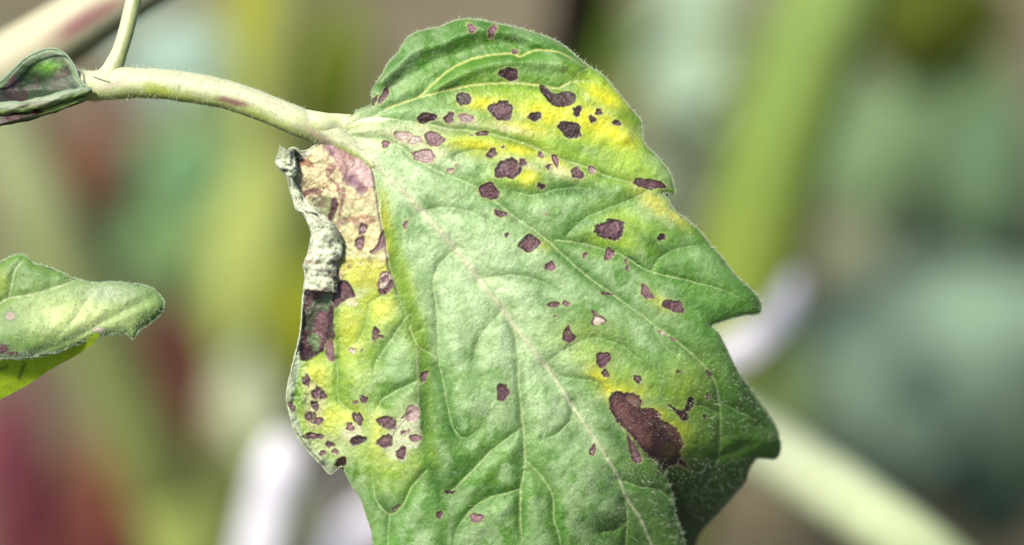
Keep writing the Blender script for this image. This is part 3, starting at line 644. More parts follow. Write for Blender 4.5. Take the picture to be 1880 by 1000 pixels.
patch([(992,156),(1003,160),(1011,168),(1022,172),(1040,168),(1056,173),(1057,186),(1044,195),(1024,197),(1010,190),(1000,178),(992,168)], 0, .3, 1.5, True, 14)
patch([(972,429),(985,436),(994,445),(986,455),(972,464),(960,458),(950,451),(960,438)], 1, .4, 1, True, 15)
patch([(1086,568),(1098,576),(1110,584),(1113,590),(1102,594),(1090,597),(1085,592),(1090,580)], 4, 0, 1, True, 8)
line([(1087,569),(1094,578),(1104,582),(1113,589),(1104,594)], 2, (84, 44, 52), .9); line([(1086,590),(1090,597)], 2.2, (84, 44, 52), .9)
line([(1042,628),(1036,642)], 1.5, (120, 86, 90), .7)
# big brown lesion
patch([(1119,732),(1128,718),(1142,720),(1158,720),(1172,724),(1179,736),(1178,748),(1196,749),(1211,758),(1217,773),(1235,780),(1249,796),(1256,816),(1249,830),(1256,844),(1264,860),(1244,853),(1230,856),(1220,864),(1226,878),(1210,860),(1190,834),(1173,819),
       (1156,797),(1138,778),(1124,761),(1118,743)], 5, .6, 3.6, True, 22)
wash([(1152,722),(1170,727),(1176,742),(1164,744),(1156,734)], (140,104,92), .5, 4, 4, 6)
line([(1178,750),(1196,752),(1210,762),(1216,776),(1234,784),(1247,800),(1252,820)], 3, (150,112,84), .55, 1)
wash([(1128,740),(1140,742),(1160,765),(1185,795),(1200,815),(1190,825),(1165,795),(1140,765)], (134, 92, 84), .5, 8, 8, 10)
wash([(1200,770),(1220,790),(1246,815),(1250,850),(1225,862),(1205,850),(1190,830),(1196,800)], (26, 8, 12), .75, 12, 7)
wash([(1222,816),(1232,812),(1240,825),(1236,838),(1224,840),(1217,828)], (84, 62, 16), .7, 3)
wash([(1150,728),(1166,734),(1172,748),(1160,742)], (150, 120, 110), .6, 2, 2)
wash([(1218,812),(1232,810),(1240,825),(1236,840),(1222,842),(1214,828)], (72, 58, 20), .6, 4)
wash([(1228,790),(1246,808),(1250,830),(1246,836),(1240,812),(1226,796)], (88, 66, 38), .5, 2, 3)
for q in [[(1130,750),(1165,785),(1195,825)],[(1146,745),(1180,780),(1215,825)],[(1165,748),(1200,778),(1236,820)]]: line(q, 1.6, (60, 30, 34), .5, 1, .8)
patch([(1152,800),(1160,808),(1170,822),(1178,838),(1178,848),(1168,850),(1160,842),(1156,824)], 2, .5, 2, True, 9)
line([(1152,798),(1156,822),(1162,842)], 3, (92, 52, 56), .7, 0)
patch([(1224,742),(1234,744),(1246,752),(1254,752),(1262,742),(1262,732),(1270,729),(1275,736),(1272,748),(1264,756),(1264,770),(1254,772),(1246,764),(1236,752)], 0, .5, 1.8, True, 9)
line([(1145,470),(1165,476),(1180,490)], 1.4, (60, 80, 60), .6); line([(1062,447),(1100,456),(1120,462)], 1.4, (80, 84, 66), .5, 1)
line([(748,764),(738,776),(726,790),(716,808)], 1.2, (120, 84, 84), .8)
line([(612,540),(611,570),(612,600)], 2.6, (64, 28, 44), .8, 1)
line([(764,640),(768,700),(768,760),(772,800)], 1.3, (188, 170, 150), .55, 0)
line([(920,205),(960,210)], 1, (80, 80, 40), .1)
# pinkish speckles of the rim
rimm = sst(3.5, 0, dO); mixc(A, C(150, 150, 110), .6 * rimm)
A *= (1 + .07 * NO(4.5, 77, 2))[..., None]
A = np.clip(A, .002, .9)

Hx = np.gradient(H, g, axis=1); Hy = np.gradient(H, g, axis=0)
NG = NRM(Hx, Hy)
IN = inside(X, Y, OUTS)
WTOP = 808.0
BACKLIFT = lambda y: 84 * sst(WTOP - 2, WTOP + 200, y)
leaf0 = P(150, 165, FOCUS + .004)
LEAF = thing('diseased_tomato_leaf', leaf0, 'large yellowing tomato leaf with brown spots, curled dead left edge and pale stalk', 'leaf')
mats = M_LEAF
def grid_sheet(name, mask, poly, H, A, parent, pid=None, hoff=None, mat=None, ngrid=None, names=None, gxx=None, gyy=None, XX=None, YY=None):
    XX = X if XX is None else XX; YY = Y if YY is None else YY
    ny, nx = XX.shape
    c = mask[:-1, :-1].astype(int) + mask[1:, :-1] + mask[:-1, 1:] + mask[1:, 1:]
    cell = c >= 1
    used = np.zeros(mask.shape, bool)
    used[:-1, :-1] |= cell; used[1:, :-1] |= cell; used[:-1, 1:] |= cell; used[1:, 1:] |= cell
    snap = used & ~mask
    vx, vy = XX.copy(), YY.copy()
    sx, sy = pnear(vx[snap], vy[snap], poly); vx[snap] = sx; vy[snap] = sy
    h = H if hoff is None else H - hoff(vy)
    V = Ph(vx, vy, h)
    idx = np.arange(ny * nx).reshape(ny, nx)
    q = np.stack([idx[:-1, :-1], idx[1:, :-1], idx[1:, 1:], idx[:-1, 1:]], -1)[cell]
    ids = np.zeros(len(q), int) if pid is None else pid[:-1, :-1][cell]
    V = V.reshape(-1, 3); Af = A.reshape(-1, 3); Nf = ngrid.reshape(-1, 3); objs = {}
    for k in np.unique(ids):
        f = q[ids == k]
        if names and k != 0 and len(f) < 6: k = 0
        objs.setdefault(int(k), []).append(f)
    res = {}
    for k, fl in objs.items():
        f = np.concatenate(fl); u, inv = np.unique(f, return_inverse=True); inv = inv.reshape(f.shape)
        nm = name if k == 0 else names(k)
        par = parent if k == 0 else res.get(0, parent)
        o = make_mesh(nm, V[u] - np.array(parent['_o']), inv, mat or M_LEAF, None, Af[u], Nf[u])
        o.parent = par; res[k] = o
    return res
def pname(k):
    if k == 199: return 'midrib'
    if k >= 200: return 'side_vein'
    if k == 150: return 'dead_patch'
    return 'leaf_spot'
# front sheet: everything except the wedge right of the cut
cutx = np.interp(Y, CUTS[:, 1], CUTS[:, 0])
wedge = (X > cutx) & (Y > WTOP)
maskA = IN & ~wedge
cs = CUTS[CUTS[:, 1] > WTOP]
cstart = np.array([np.interp(WTOP, CUTS[:, 1], CUTS[:, 0]), WTOP])
right_y = OUTS[(OUTS[:, 0] > 1300)]
i0 = np.argmin(np.abs(OUTS[:, 1] - WTOP) + 1e3 * (OUTS[:, 0] < 1340))
# polygon A = outline with the wedge removed
lowi = np.argmin(np.hypot(OUTS[:, 0] - 1262, OUTS[:, 1] - 1045))
PA = np.vstack([OUTS[:i0], [[OUTS[i0, 0], WTOP]], [cstart], cs, OUTS[lowi + 2:]])
PB = np.vstack([[cstart - [50, 0]], [cstart], [[OUTS[i0, 0], WTOP]], OUTS[i0 + 1:lowi + 3], [[1200, 1090]]])
maskB = inside(X, Y, PB)
# the front lobe margin rolls under along the cut
dcut = np.abs(dC); edgeA = 6 * np.exp(-(dcut / 7) ** 2) * (Y > 820) * (X <= cutx + 2)
HA = H - edgeA; NA = NRM(np.gradient(HA, g, axis=1), np.gradient(HA, g, axis=0))
bk = BACKLIFT(Y); HBk = H - bk
NB = NRM(np.gradient(HBk, g, axis=1), np.gradient(HBk, g, axis=0))
AB = A * (1 - .15 * sst(WTOP, WTOP + 40, Y))[..., None]
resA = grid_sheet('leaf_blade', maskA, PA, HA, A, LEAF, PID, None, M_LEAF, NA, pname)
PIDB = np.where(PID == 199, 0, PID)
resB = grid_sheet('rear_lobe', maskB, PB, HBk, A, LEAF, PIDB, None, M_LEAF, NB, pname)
blade = resA[0]
resA[0]['label'] = 'leaf blade mottled green and yellow'
if 150 in resA: resA[150]['label'] = 'tan and mauve dead patch at the leaf base'
# underside and rim give the blade its thickness
def underside(name, poly, parent, hf, col, step=7.0, thick=3.0, lo=None):
    p = np.asarray(poly); x = np.arange(p[:, 0].min() - step, p[:, 0].max() + step, step); y = np.arange(p[:, 1].min() - step, p[:, 1].max() + step, step)
    XX, YY = np.meshgrid(x, y); mk = inside(XX, YY, p)
    hh = hf(XX, YY) - thick
    n = NRM(np.gradient(hh, step, axis=1), np.gradient(hh, step, axis=0))
    cc = np.broadcast_to(C(*col), XX.shape + (3,)) * (1 + .1 * noise(XX, YY, 30, 9))[..., None]
    return grid_sheet(name, mk, p, hh, cc, parent, None, None, M_LEAF, -n, None, XX=XX, YY=YY)[0]
def samp(F):
    def f(x, y):
        u = np.clip((np.asarray(x) - gx[0]) / g, 0, len(gx) - 2); v = np.clip((np.asarray(y) - gy[0]) / g, 0, len(gy) - 2)
        i, j = v.astype(int), u.astype(int); a, b = v - i, u - j
        if F.ndim == 3: a, b = a[..., None], b[..., None]
        return F[i, j] * (1 - a) * (1 - b) + F[i + 1, j] * a * (1 - b) + F[i, j + 1] * (1 - a) * b + F[i + 1, j + 1] * a * b
    return f
sHA, sHB, sA_, sNA, sNB = samp(HA), samp(HBk), samp(A), samp(NA), samp(NB)
underside('leaf_underside', PA, LEAF, sHA, (168, 188, 130))
underside('leaf_underside', PB, LEAF, sHB, (150, 172, 110))
def rim(name, pts, hf, parent, col, r=1.7, seed=0):
    p = np.asarray(pts); seg = np.hypot(*np.diff(p, axis=0).T); s = np.r_[0, np.cumsum(seg)]; q = np.arange(0, s[-1], 3.0)
    x = np.interp(q, s, p[:, 0]); y = np.interp(q, s, p[:, 1]); h = hf(x, y) - r * .9
    x += .7 * noise(x, y, 6, seed); y += .7 * noise(x, y, 6, seed + 4)
    V, F, uu, vv = tube(Ph(x, y, h), (r * PX) * (1 + .35 * noise(q, q * 0, 9, seed)), 6)
    c = C(*col)[None] * (1 + .22 * noise(np.append(np.repeat(q, 6), [0, 0]), vv, 8, seed + 2))[:, None]
    o = make_mesh(name, V, F, M_LEAF, parent, c); return o
iL0 = np.argmin(np.hypot(PA[:, 0] - 629, PA[:, 1] - 856)); iL1 = np.argmin(np.hypot(PA[:, 0] - 602, PA[:, 1] - 256))
iw = np.argmin(np.hypot(PA[:, 0] - OUTS[i0, 0], PA[:, 1] - WTOP)); ic = np.argmin(np.hypot(*(PA - cstart).T))
rim('leaf_margin', PA[2:iw], sHA, LEAF, (150, 176, 128), 1.7, 1)
rim('leaf_margin', PA[ic:iL0], sHA, LEAF, (140, 178, 112), 1.4, 2)
rim('leaf_margin', PA[iL0:iL1], sHA, LEAF, (196, 204, 172), 2.4, 3)
rim('leaf_margin', OUTS[i0:lowi], sHB, LEAF, (100, 130, 80), 1.3, 4)

# ---------------------------------------------------------------- rolled dead edge
rowsL = [(514,268),(506,290),(510,307),(524,322),(532,350),(541,380),(556,394),(566,415),(570,430),(564,460),(558,485),(558,505),(557,531)]
rowsR = [(540,280),(546,304),(545,318),(541,330),(554,354),(575,377),(600,399),(618,421),(629,447),(628,470),(619,493),(618,515),(620,537)]
def rolled():
    Lp, Rp = spline(rowsL, 9), spline(rowsR, 9); n = len(Lp); nu = 56
    th = np.arange(nu) / nu * 2 * math.pi
    cx = (Lp + Rp) / 2; hw = (Rp - Lp) / 2; wl = np.hypot(hw[:, 0], hw[:, 1])
    s_i = np.arange(n)[:, None]; T = th[None]
    nz = noise(s_i * 1.3 + 0 * T, 14 * np.cos(T) + 60 + 0 * s_i, 9, 3, 3); nz2 = noise(s_i * 2.4 + 0 * T, 24 * np.cos(T) + 160 + 8 * np.sin(T), 3.6, 5, 2)
    fold = np.sin(s_i * .55 + 1.5 * np.cos(T) + 2 * noise(s_i * 1. + 0 * T, T * 0, 8, 9))
    rdg = 1 - np.abs(noise(s_i * 1.2 + 9 * np.cos(T) + 0 * T, 30 * np.cos(T) + 300, 11, 21, 3)) * 3
    R = 1 + .13 * nz + .03 * nz2
    x = cx[:, 0, None] + hw[:, 0, None] * np.cos(T) * R; y = cx[:, 1, None] + hw[:, 1, None] * np.cos(T) * R
    y = y + 2.0 * nz * (np.abs(np.cos(T)) < .95)
    base = sHA(cx[:, 0], cx[:, 1])[:, None] + 6
    base = np.minimum(base, 10)
    dep = np.minimum(wl, 20)[:, None] * .75
    h = base + dep * .6 + dep * np.sin(T) * R + (1.4 * fold + 6 * nz + 1.0 * nz2 + 3.0 * rdg) * (np.sin(T) > -.2)
    V = Ph(x, y, h).reshape(-1, 3)
    i = np.arange(n - 1)[:, None] * nu; j = np.arange(nu)[None]; j2 = (j + 1) % nu
    F = np.stack([i + j, i + nu + j, i + nu + j2, i + j2], -1).reshape(-1, 4)
    # inner wall, so that the ends read as an open scroll
    x2 = cx[:, 0, None] + hw[:, 0, None] * np.cos(T) * R * .86; y2 = cx[:, 1, None] + hw[:, 1, None] * np.cos(T) * R * .86; h2 = base + dep * .6 + dep * np.sin(T) * .84 - .5
    h2 = np.minimum(h2, h - 1.5 * np.sign(np.sin(T)) )
    V2 = Ph(x2, y2 + 0 * T, h2).reshape(-1, 3); q = n * nu
    F2 = F[:, ::-1] + q
    e = (n - 1) * nu; jj = np.arange(nu); jk = (jj + 1) % nu
    E1 = np.stack([jj, jk, jk + q, jj + q], -1); E2 = np.stack([e + jk, e + jj, e + jj + q, e + jk + q], -1)
    a = np.broadcast_to(C(232, 240, 208), (n, nu, 3)).copy()
    def mx(col, m): a[:] = a + (C(*col) - a) * np.clip(m, 0, 1)[..., None]
    mx((120, 136, 100), sst(-.1, .6, nz2 + .6 * nz) * .55); mx((150, 128, 112), sst(.25, -.3, rdg) * .5)
    mx((96, 112, 80), sst(.0, .35, nz + .1) * sst(.1, .7, np.cos(T)) * ((s_i > 62) & (s_i < 86)) * .9)
    mx((80, 88, 62), np.exp(-(((x - 589) / 8) ** 2 + ((y - 453) / 4) ** 2)) * .8); mx((92, 90, 80), np.exp(-(((x - 607) / 9) ** 2 + ((y - 500) / 8) ** 2)) * .8)
    mx((120, 112, 100), np.exp(-(((x - 588) / 14) ** 2 + ((y - 408) / 8) ** 2)) * .6)
    mx((188, 130, 124), np.exp(-((y - 478 - (x - 560) * .22) / 2.6) ** 2) * (x < 592) * .7)
    mx((190, 140, 132), sst(526, 532, y + 2 * nz2) * sst(-.4, .2, nz2) * .7)
    mx((70, 36, 50), sst(600, 622, x + 14 * nz) * sst(455, 480, y) * .8); mx((120, 80, 84), sst(.1, .5, nz) * sst(340, 420, y) * .35)  # purple shadow painted on the roll's right side, then brownish blotches
    mx((150, 160, 128), (y < 292) * .8)
    mx((58, 56, 44), sst(.4, .65, nz2) * .7)
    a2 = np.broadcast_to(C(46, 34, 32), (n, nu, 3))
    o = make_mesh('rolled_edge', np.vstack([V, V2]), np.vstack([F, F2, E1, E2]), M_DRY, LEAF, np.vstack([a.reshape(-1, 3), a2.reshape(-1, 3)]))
    o['label'] = 'dried whitish rolled-up leaf edge'
    return V, a.reshape(-1, 3)
rollV, _ = rolled()

# ---------------------------------------------------------------- stalk
def stalk(name, ctr, rad, hs, parent, streaks=(), seed=0, top=(205, 208, 168), low=(166, 186, 84), mat=None, nu=30):
    q = spline([(*c, h) for c, h in zip(ctr, hs)], 9); r = np.interp(np.linspace(0, 1, len(q)), np.linspace(0, 1, len(rad)), rad)
    Vw = Ph(q[:, 0], q[:, 1], q[:, 2]); V, F, uu, vv = tube(Vw, r * PX, nu, seed, .34 if 'lip' in name else .045)
    # position in the picture of each vertex, for pigment plus painted lit top and shaded underside
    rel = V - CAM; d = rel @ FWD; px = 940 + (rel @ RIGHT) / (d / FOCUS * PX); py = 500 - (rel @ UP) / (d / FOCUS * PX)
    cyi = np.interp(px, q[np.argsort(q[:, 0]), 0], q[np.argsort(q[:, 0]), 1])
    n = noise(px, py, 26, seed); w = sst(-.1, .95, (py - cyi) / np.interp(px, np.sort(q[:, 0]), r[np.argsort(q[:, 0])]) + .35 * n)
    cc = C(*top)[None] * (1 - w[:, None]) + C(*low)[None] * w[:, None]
    for (sx, sy, rx, ry, rot, col, k) in streaks:
        a = math.radians(rot); u = (px - sx) * math.cos(a) + (py - sy) * math.sin(a); v = -(px - sx) * math.sin(a) + (py - sy) * math.cos(a)
        m = k * np.clip(1.5 * np.exp(-((u / rx) ** 2 + (v / ry) ** 2) ** 1.5) * (1 + .6 * noise(px, py, 7, 3)), 0, 1); cc += (C(*col) - cc) * m[:, None]
    cc *= (1 + .06 * noise(px, py, 8, 4))[:, None]
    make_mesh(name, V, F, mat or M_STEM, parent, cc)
    return q, r
ST = [(60,112),(95,130),(130,148),(166,158),(205,154),(256,152),(304,155),(352,162),(400,170),(448,184),(496,202),(544,222),(585,240),(622,256),(656,278),(690,306)]
SR = [20,22,25,28,30,28,28,28,27,26,26,27,25,21,16,10]
SH = [-130,-118,-100,-74,-48,-36,-32,-28,-24,-21,-19,-17] + [float(sHA(x_, y_) - r_ * k_ + 4) for (x_, y_), r_, k_ in zip(ST[12:], SR[12:], (.55, .85, 1., 1.4))]
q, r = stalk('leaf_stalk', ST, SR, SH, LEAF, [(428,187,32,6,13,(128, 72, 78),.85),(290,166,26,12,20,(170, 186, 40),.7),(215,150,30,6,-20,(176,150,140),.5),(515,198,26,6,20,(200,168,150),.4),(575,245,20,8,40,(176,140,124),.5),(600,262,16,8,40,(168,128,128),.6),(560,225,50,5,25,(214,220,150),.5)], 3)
stalk('leaflet_stalk', [(196,152),(206,128),(218,100),(230,64),(240,24),(250,-20),(262,-80)], [30,19,15,14.5,14.5,15,16], [-44,-46,-50,-54,-60,-66,-74], LEAF, [], 5, (200, 204, 166), (176, 188, 120))
# upper wing of the stalk running into the top lobe
wq, wr = stalk('leaf_stalk', [(540,216),(585,226),(625,229),(665,226),(700,224),(735,224)], [20,21,20,16,11,7], [-20,-18] + [float(sHA(x_, y_) - r_ + o_) for x_, y_, r_, o_ in ((630,232,20,3),(665,226,16,2),(700,224,11,1),(735,224,7,-2))], LEAF, [], 8, (224, 230, 176), (206, 218, 140))

# thick stem behind
b7 = P(-330, 330, .62)
TS = thing('tomato_vine', gnd(-.35, .30), 'thick pale cream tomato stem with a maroon streak, blurred behind the leaf stalk', 'stem')
def thickstem():
    pts = [gnd(-.35, .30), P(-1500, 1600, .72), P(-600, 560, .62), P(-260, 300, .575), P(-60, 170, .566), P(80, 84, .564), P(200, 8, .564), P(330, -70, .566), P(520, -200, .57)]
    p = spline(pts, 16); r = np.interp(np.linspace(0, 1, len(p)), [0, .3, .5, .62, .8, 1], [.008, .0075, .0072, .0068, .0060, .0055])
    V, F, uu, vv = tube(p, r, 24, 3, .03)
    rel = V - CAM; d = rel @ FWD; px = 940 + (rel @ RIGHT) / (d / FOCUS * PX); py = 500 - (rel @ UP) / (d / FOCUS * PX)
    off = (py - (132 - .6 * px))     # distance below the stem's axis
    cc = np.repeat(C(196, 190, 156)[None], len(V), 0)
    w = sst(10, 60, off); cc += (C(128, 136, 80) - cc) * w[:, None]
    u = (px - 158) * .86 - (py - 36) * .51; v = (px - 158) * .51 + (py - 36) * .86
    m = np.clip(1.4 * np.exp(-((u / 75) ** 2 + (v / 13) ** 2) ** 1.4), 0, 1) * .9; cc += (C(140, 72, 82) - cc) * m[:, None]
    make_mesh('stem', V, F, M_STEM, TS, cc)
thickstem()

# ---------------------------------------------------------------- small curled leaflet on the stalk, far left
def sheet(name, outline, hfun, cfun, parent, g2=2.2, mat=None, names=None, und=None):
    p = spline(outline, 4, True); x = np.arange(p[:, 0].min() - g2 * 2, p[:, 0].max() + g2 * 2, g2); y = np.arange(p[:, 1].min() - g2 * 2, p[:, 1].max() + g2 * 2, g2)
    XX, YY = np.meshgrid(x, y); mk = inside(XX, YY, p); hh = hfun(XX, YY, p); pid = np.zeros(XX.shape, int)
    n = NRM(np.gradient(hh, g2, axis=1), np.gradient(hh, g2, axis=0)); cc = np.clip(cfun(XX, YY, p, pid), .002, .9)
    return grid_sheet(name, mk, p, hh, cc, parent, pid, None, mat or M_LEAF, n, names, XX=XX, YY=YY), (x, y, hh, n, mk, cc)
def cw(cc, col, m): cc += (C(*col) - cc) * np.clip(m, 0, 1)[..., None]
CURL = [(-80,250),(-50,205),(-10,165),(20,132),(45,108),(75,94),(100,91),(120,101),(134,120),(142,142),(156,158),(166,166),(150,180),(120,192),(60,212),(0,228),(-50,250)]
def h_curl(x, y, p):
    return -26 - .40 * (170 - x).clip(0, 400) * .25 - 24 * np.exp(-(((x - 60) / 75) ** 2 + ((y - 165) / 34) ** 2)) + .42 * np.clip(y - 165, 0, 60) - .25 * np.clip(165 - y, -10, 90) + 3 * noise(x, y, 22, 4)
def c_curl(x, y, p, pid):
    cc = np.broadcast_to(C(34, 62, 20), x.shape + (3,)).copy()
    cw(cc, (110, 176, 36), np.exp(-(((x - 90) / 26) ** 2 + ((y - 122) / 12) ** 2)) * .8); cw(cc, (70, 28, 38), sst(-.15, .2, noise(x, y, 22, 12)) * .95 * sst(105, 135, y) * (x < 125))
    cw(cc, (20, 24, 16), .8 * np.exp(-(((x - 10) / 36) ** 2 + ((y - 176) / 18) ** 2))); d, _, _ = pdist(x, y, p, closed=True); cw(cc, (120, 150, 104), sst(10, 3, d) * (y < 170))
    cw(cc, (132, 150, 122), .6 * np.exp(-(((x - 110) / 24) ** 2 + ((y - 152) / 9) ** 2))); return cc
sheet('curled_leaflet', CURL, h_curl, c_curl, LEAF)
stalk('leaflet_lip', [(-90,222),(-40,208),(0,200),(40,196),(80,188),(120,177),(150,168),(168,164)], [16,14,12,11,10,10,8,4], [-34,-28,-22,-18,-15,-14,-16,-22], LEAF, [(60,192,40,5,-8,(96,60,60),.5)], 11, (140, 158, 126), (110, 140, 44))
stalk('leaflet_lip', [(-90,246),(-40,232),(0,224),(50,214),(100,200),(140,187),(160,180)], [14,12,9,8,7,6,4], [-46,-38,-34,-30,-27,-25,-26], LEAF, [], 12, (110, 134, 40), (40, 52, 20))
stalk('leaflet_lip', [(-90,208),(-40,168),(0,150),(24,128),(46,108),(75,93),(100,90),(121,101),(136,121),(146,146),(162,162)], [3,3,3,2.5,2.2,2,2,2,2.2,2.4,2.4], [-58,-48,-42,-38,-35,-33,-32,-31,-28,-25,-22], LEAF, [], 13, (140, 160, 130), (120, 140, 110))

# ---------------------------------------------------------------- leaf at the left edge
L2 = thing('tomato_leaf', P(-120, 600, FOCUS + .003), 'smaller pale green leaf tip poking in from the left edge, folded over its yellow-green underside', 'leaf')
O2 = [(-120,500),(-60,490),(-20,488),(0,482),(20,471),(38,467),(52,474),(62,484),(80,488),(112,500),(136,512),(172,519),(208,518),(240,521),(262,524),(278,529),(292,540),(301,556),(297,572),(280,589),(258,604),(246,620),(240,617),(233,612),(208,612),(180,618),(152,627),(112,643),(60,655),(0,657),(-60,655),(-120,650)]
V2 = [([(0,556),(16,547),(60,540),(100,528),(120,522),(138,514)],7,1.6),([(16,547),(20,530),(26,502),(32,490),(42,478)],6,1.4),([(60,650),(132,622),(180,594),(224,571),(262,553),(278,544)],8,1.2),([(90,530),(94,505),(96,497)],4,1),
      ([(160,545),(130,590),(80,640)],4,1.6),([(-80,575),(0,556)],6,1.5)]
def h2(x, y, p):
    h = 0 - ((x - 120) / 22) ** 2 * .35 - .12 * (600 - y) + 7 * np.exp(-((y - 600 - (x - 100) * -.2) / 30) ** 2)
    for q, dp, w in V2:
        d, _, _ = pdist(x, y, spline(q, 4)); h = h - dp * .5 * np.exp(-(d / 9) ** 2) + .25 * dp * (1 - np.exp(-d / 18))
    d, _, _ = pdist(x, y, p, closed=True)
    h = h - 14 * np.exp(-d / 9) + 2 * noise(x, y, 30, 2) + .8 * noise(x, y, 10, 3) + .35 * noise(x, y, 4, 5)
    return h
def c2(x, y, p, pid):
    cc = np.broadcast_to(C(108, 150, 62), x.shape + (3,)).copy(); n = noise(x, y, 20, 6); n2 = noise(x, y, 7, 8)
    cw(cc, (206, 224, 146), np.clip(.95 * np.exp(-(((x - 150) / 110) ** 2 + ((y - 580) / 44) ** 2)), 0, 1) * (1 + .3 * n)); cw(cc, (190, 206, 176), .6 * np.exp(-(((x - 200) / 60) ** 2 + ((y - 535) / 20) ** 2)))  # dome shading put into the colour: pale middle, greener top
    cw(cc, (140, 160, 30), .8 * np.exp(-(((x - 4) / 12) ** 2 + ((y - 515) / 24) ** 2))); cw(cc, (84, 128, 44), .5 * np.exp(-(((x - 60) / 40) ** 2 + ((y - 505) / 20) ** 2)) + .7 * np.exp(-(((x - 275) / 20) ** 2 + ((y - 580) / 14) ** 2)) + .5 * np.exp(-(((x - 25) / 30) ** 2 + ((y - 605) / 30) ** 2)))
    cw(cc, (176, 196, 160), .7 * sst(16, 4, y * 0 + np.abs(y - 655 + .0)) * (x < 150))
    for i, (q, dp, w) in enumerate(V2):
        d, _, t = pdist(x, y, spline(q, 4)); cw(cc, (196, 212, 160) if i < 2 or i == 5 else (128, 160, 96), .75 * np.exp(-(d / w) ** 2)); pid[d < w] = 200 + i
    for i, (sx, sy, rx, ry, c) in enumerate([(19,580,8,7,(176,150,136)),(182,605,11,4,(206,186,168)),(2,640,13,9,(100,56,66)),(24,648,10,3,(110,66,70))]):
        r = np.hypot((x - sx) / rx, (y - sy) / ry) + .25 * noise(x, y, 5, i); cw(cc, (96, 110, 92), .5 * sst(2.2, 1, r)); cw(cc, c, sst(1.15, .85, r)); pid[r < 1] = 1 + i
    return cc * (1 + .08 * n2)[..., None]
_, g2d = sheet('leaf_blade', O2, h2, c2, L2, 1.5, None, pname)
U2 = [(-120,640),(-60,640),(0,645),(60,640),(110,632),(152,618),(182,612),(172,630),(140,652),(96,676),(66,696),(40,712),(0,733),(-60,765),(-120,780)]
def hu(x, y, p): return -22 - .75 * (y - 640) + .05 * x + 1.5 * noise(x, y, 22, 2)
def cu(x, y, p, pid):
    cc = np.broadcast_to(C(172, 206, 22), x.shape + (3,)).copy(); n = noise(x, y, 12, 6)  # glow of light coming through the leaf, put into the yellow-green
    d, _, _ = pdist(x, y, spline([(36,692),(40,680),(46,666)], 4)); cw(cc, (50, 90, 16), .75 * np.exp(-(d / 4) ** 2)); d, _, _ = pdist(x, y, spline([(0,678),(12,672)], 4)); cw(cc, (80, 110, 16), .7 * np.exp(-(d / 4) ** 2))
    return cc * (1 + .15 * n)[..., None]
sheet('folded_underside', U2, hu, cu, L2, 2.2)
x2, y2, h2g, n2g, mk2, cc2 = g2d
def samp2(F):
    def f(x, y):
        j = np.clip(((np.asarray(x) - x2[0]) / 1.5).astype(int), 0, len(x2) - 1); i = np.clip(((np.asarray(y) - y2[0]) / 1.5).astype(int), 0, len(y2) - 1); return F[i, j]
    return f
O2S = spline(O2, 4, True)
rim('leaf_margin', O2S[4:-4], samp2(h2g), L2, (150, 178, 130), 2.0, 7)
underside('leaf_underside', O2S, L2, samp2(h2g), (160, 186, 90), 7, 4)

# ---------------------------------------------------------------- hairs
def hairs(name, base, nrm, length, rad, parent, lean=.6, segs=3, label=None):
    n = len(base); rnd = rng.normal(size=(n, 3)); rnd -= nrm * (rnd * nrm).sum(1, keepdims=True); rnd /= np.linalg.norm(rnd, axis=1, keepdims=True)
    dirv = nrm + rnd * (lean * rng.uniform(.2, 1.3, (n, 1))); dirv /= np.linalg.norm(dirv, axis=1, keepdims=True)
    bend = rng.normal(size=(n, 3)) * .35 + UP * -.1
    a = np.cross(dirv, FWD + .01); a /= np.linalg.norm(a, axis=1, keepdims=True) + 1e-9; b = np.cross(a, dirv)
    V = []; L = length[:, None]
    for s in range(segs):
        t = s / segs; c = base + dirv * L * t + bend * L * t * t * .5; rr = (rad[:, None]) * (1 - .75 * t)
        for k in range(3):
            th = k * 2.0944; V.append(c + (a * math.cos(th) + b * math.sin(th)) * rr)
    V.append(base + dirv * L + bend * L * .5)
    V = np.stack(V, 1); m = V.shape[1]; F = []
    for s in range(segs - 1):
        for k in range(3):
            k2 = (k + 1) % 3; F += [(s * 3 + k, s * 3 + k2, s * 3 + 3 + k2), (s * 3 + k, s * 3 + 3 + k2, s * 3 + 3 + k)]
    for k in range(3): F.append(((segs - 1) * 3 + k, (segs - 1) * 3 + (k + 1) % 3, m - 1))
    F = (np.arange(n)[:, None, None] * m + np.array(F)[None]).reshape(-1, 3)
    o = make_mesh(name, V.reshape(-1, 3), F, M_HAIR, parent); o['kind'] = 'stuff'
    return o
def scatter(mask_fn, n, box):
    x = rng.uniform(box[0], box[2], n); y = rng.uniform(box[1], box[3], n); k = mask_fn(x, y) > .5; return x[k], y[k]
sIN = samp(maskA.astype(float)); sINB = samp((maskB & wedge).astype(float))
for nm, N_, lo, hi, rad, ln in (('leaf_down', 26000, 2.0, 4.6, .24, .8), ('long_hair', 700, 7, 15, .40, 1.1)):
    x, y = scatter(sIN, N_, (500, 30, 1440, 1080)); hairs(nm, Ph(x, y, sHA(x, y) - .3), sNA(x, y), rng.uniform(lo, hi, len(x)) * PX, np.full(len(x), rad * PX), LEAF, ln, 2 if lo < 5 else 4)
x, y = scatter(sINB, 1500, (1190, 840, 1440, 1080)); hairs('leaf_down', Ph(x, y, sHB(x, y) - .3), sNB(x, y), rng.uniform(2.5, 7, len(x)) * PX, np.full(len(x), .26 * PX), LEAF, .8, 2)
x, y = scatter(sIN, 420, (1150, 640, 1440, 1080)); hairs('long_hair', Ph(x, y, sHA(x, y) - .3), sNA(x, y), rng.uniform(5, 15, len(x)) * PX, np.full(len(x), .4 * PX), LEAF, 1.1, 4)
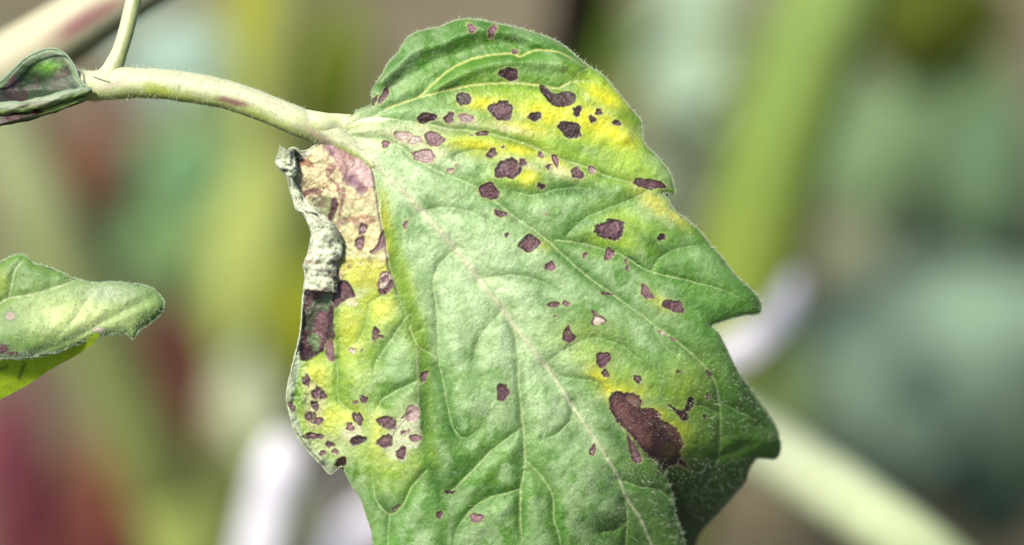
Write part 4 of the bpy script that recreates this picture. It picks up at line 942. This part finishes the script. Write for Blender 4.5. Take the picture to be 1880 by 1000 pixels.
x, y = scatter(samp2(mk2.astype(float)), 9000, (-100, 460, 310, 660)); hairs('leaf_down', Ph(x, y, samp2(h2g)(x, y) - .3), samp2(n2g)(x, y), rng.uniform(2.5, 6, len(x)) * PX, np.full(len(x), .26 * PX), L2, .8, 2)
def edge_hairs(pts, hf, n, lo, hi, parent, rad=.42):
    p = np.asarray(pts); seg = np.hypot(*np.diff(p, axis=0).T); s = np.r_[0, np.cumsum(seg)]; q = rng.uniform(0, s[-1], n)
    x = np.interp(q, s, p[:, 0]); y = np.interp(q, s, p[:, 1]); t = np.stack([np.interp(q + 2, s, p[:, 0]) - x, np.interp(q + 2, s, p[:, 1]) - y], 1); t /= np.linalg.norm(t, axis=1, keepdims=True) + 1e-9
    nx, ny = t[:, 1], -t[:, 0]                                  # outward for a clockwise outline in the picture
    nr = RIGHT[None] * nx[:, None] - UP[None] * ny[:, None] - FWD[None] * .3; nr /= np.linalg.norm(nr, axis=1, keepdims=True)
    hairs('margin_hair', Ph(x, y, hf(x, y) - 1.5), nr, rng.uniform(lo, hi, n) ** 1 * PX, np.full(n, rad * PX), parent, .7, 3)
edge_hairs(PA[2:iw], sHA, 1500, 2.5, 6, LEAF); edge_hairs(PA[2:iw], sHA, 90, 7, 13, LEAF); edge_hairs(PA[ic:ic + 60], sHA, 220, 3, 9, LEAF); edge_hairs(PA[iL0:iL1], sHA, 900, 2, 5, LEAF); edge_hairs(OUTS[i0:lowi], sHB, 260, 2, 5, LEAF)
edge_hairs(O2S[4:-4], samp2(h2g), 800, 2.5, 6, L2)
# hairs on the stalk
k = rng.integers(0, len(q) - 1, 2600); th = rng.uniform(0, 2 * math.pi, 2600)
nn = UP[None] * np.sin(th)[:, None] - FWD[None] * np.cos(th)[:, None] * .99
f_ = rng.uniform(0, 1, (2600, 1)); qq = q[k] * (1 - f_) + q[k + 1] * f_; rr = (r[k] * PX)[:, None]
bb = Ph(qq[:, 0], qq[:, 1], qq[:, 2]) + nn * rr * .97; kk = nn @ -FWD > -.3
hairs('stalk_hair', bb[kk], nn[kk], rng.uniform(3, 12, kk.sum()) * PX, np.full(kk.sum(), .36 * PX), LEAF, .7, 3)
# fuzz on the rolled edge
k = rng.integers(0, len(rollV), 5000); nn = np.repeat(-FWD[None], 5000, 0) + rng.normal(size=(5000, 3)) * .5; nn /= np.linalg.norm(nn, axis=1, keepdims=True)
hairs('leaf_down', rollV[k], nn, rng.uniform(1.5, 4, 5000) * PX, np.full(5000, .35 * PX), LEAF, .8, 2)
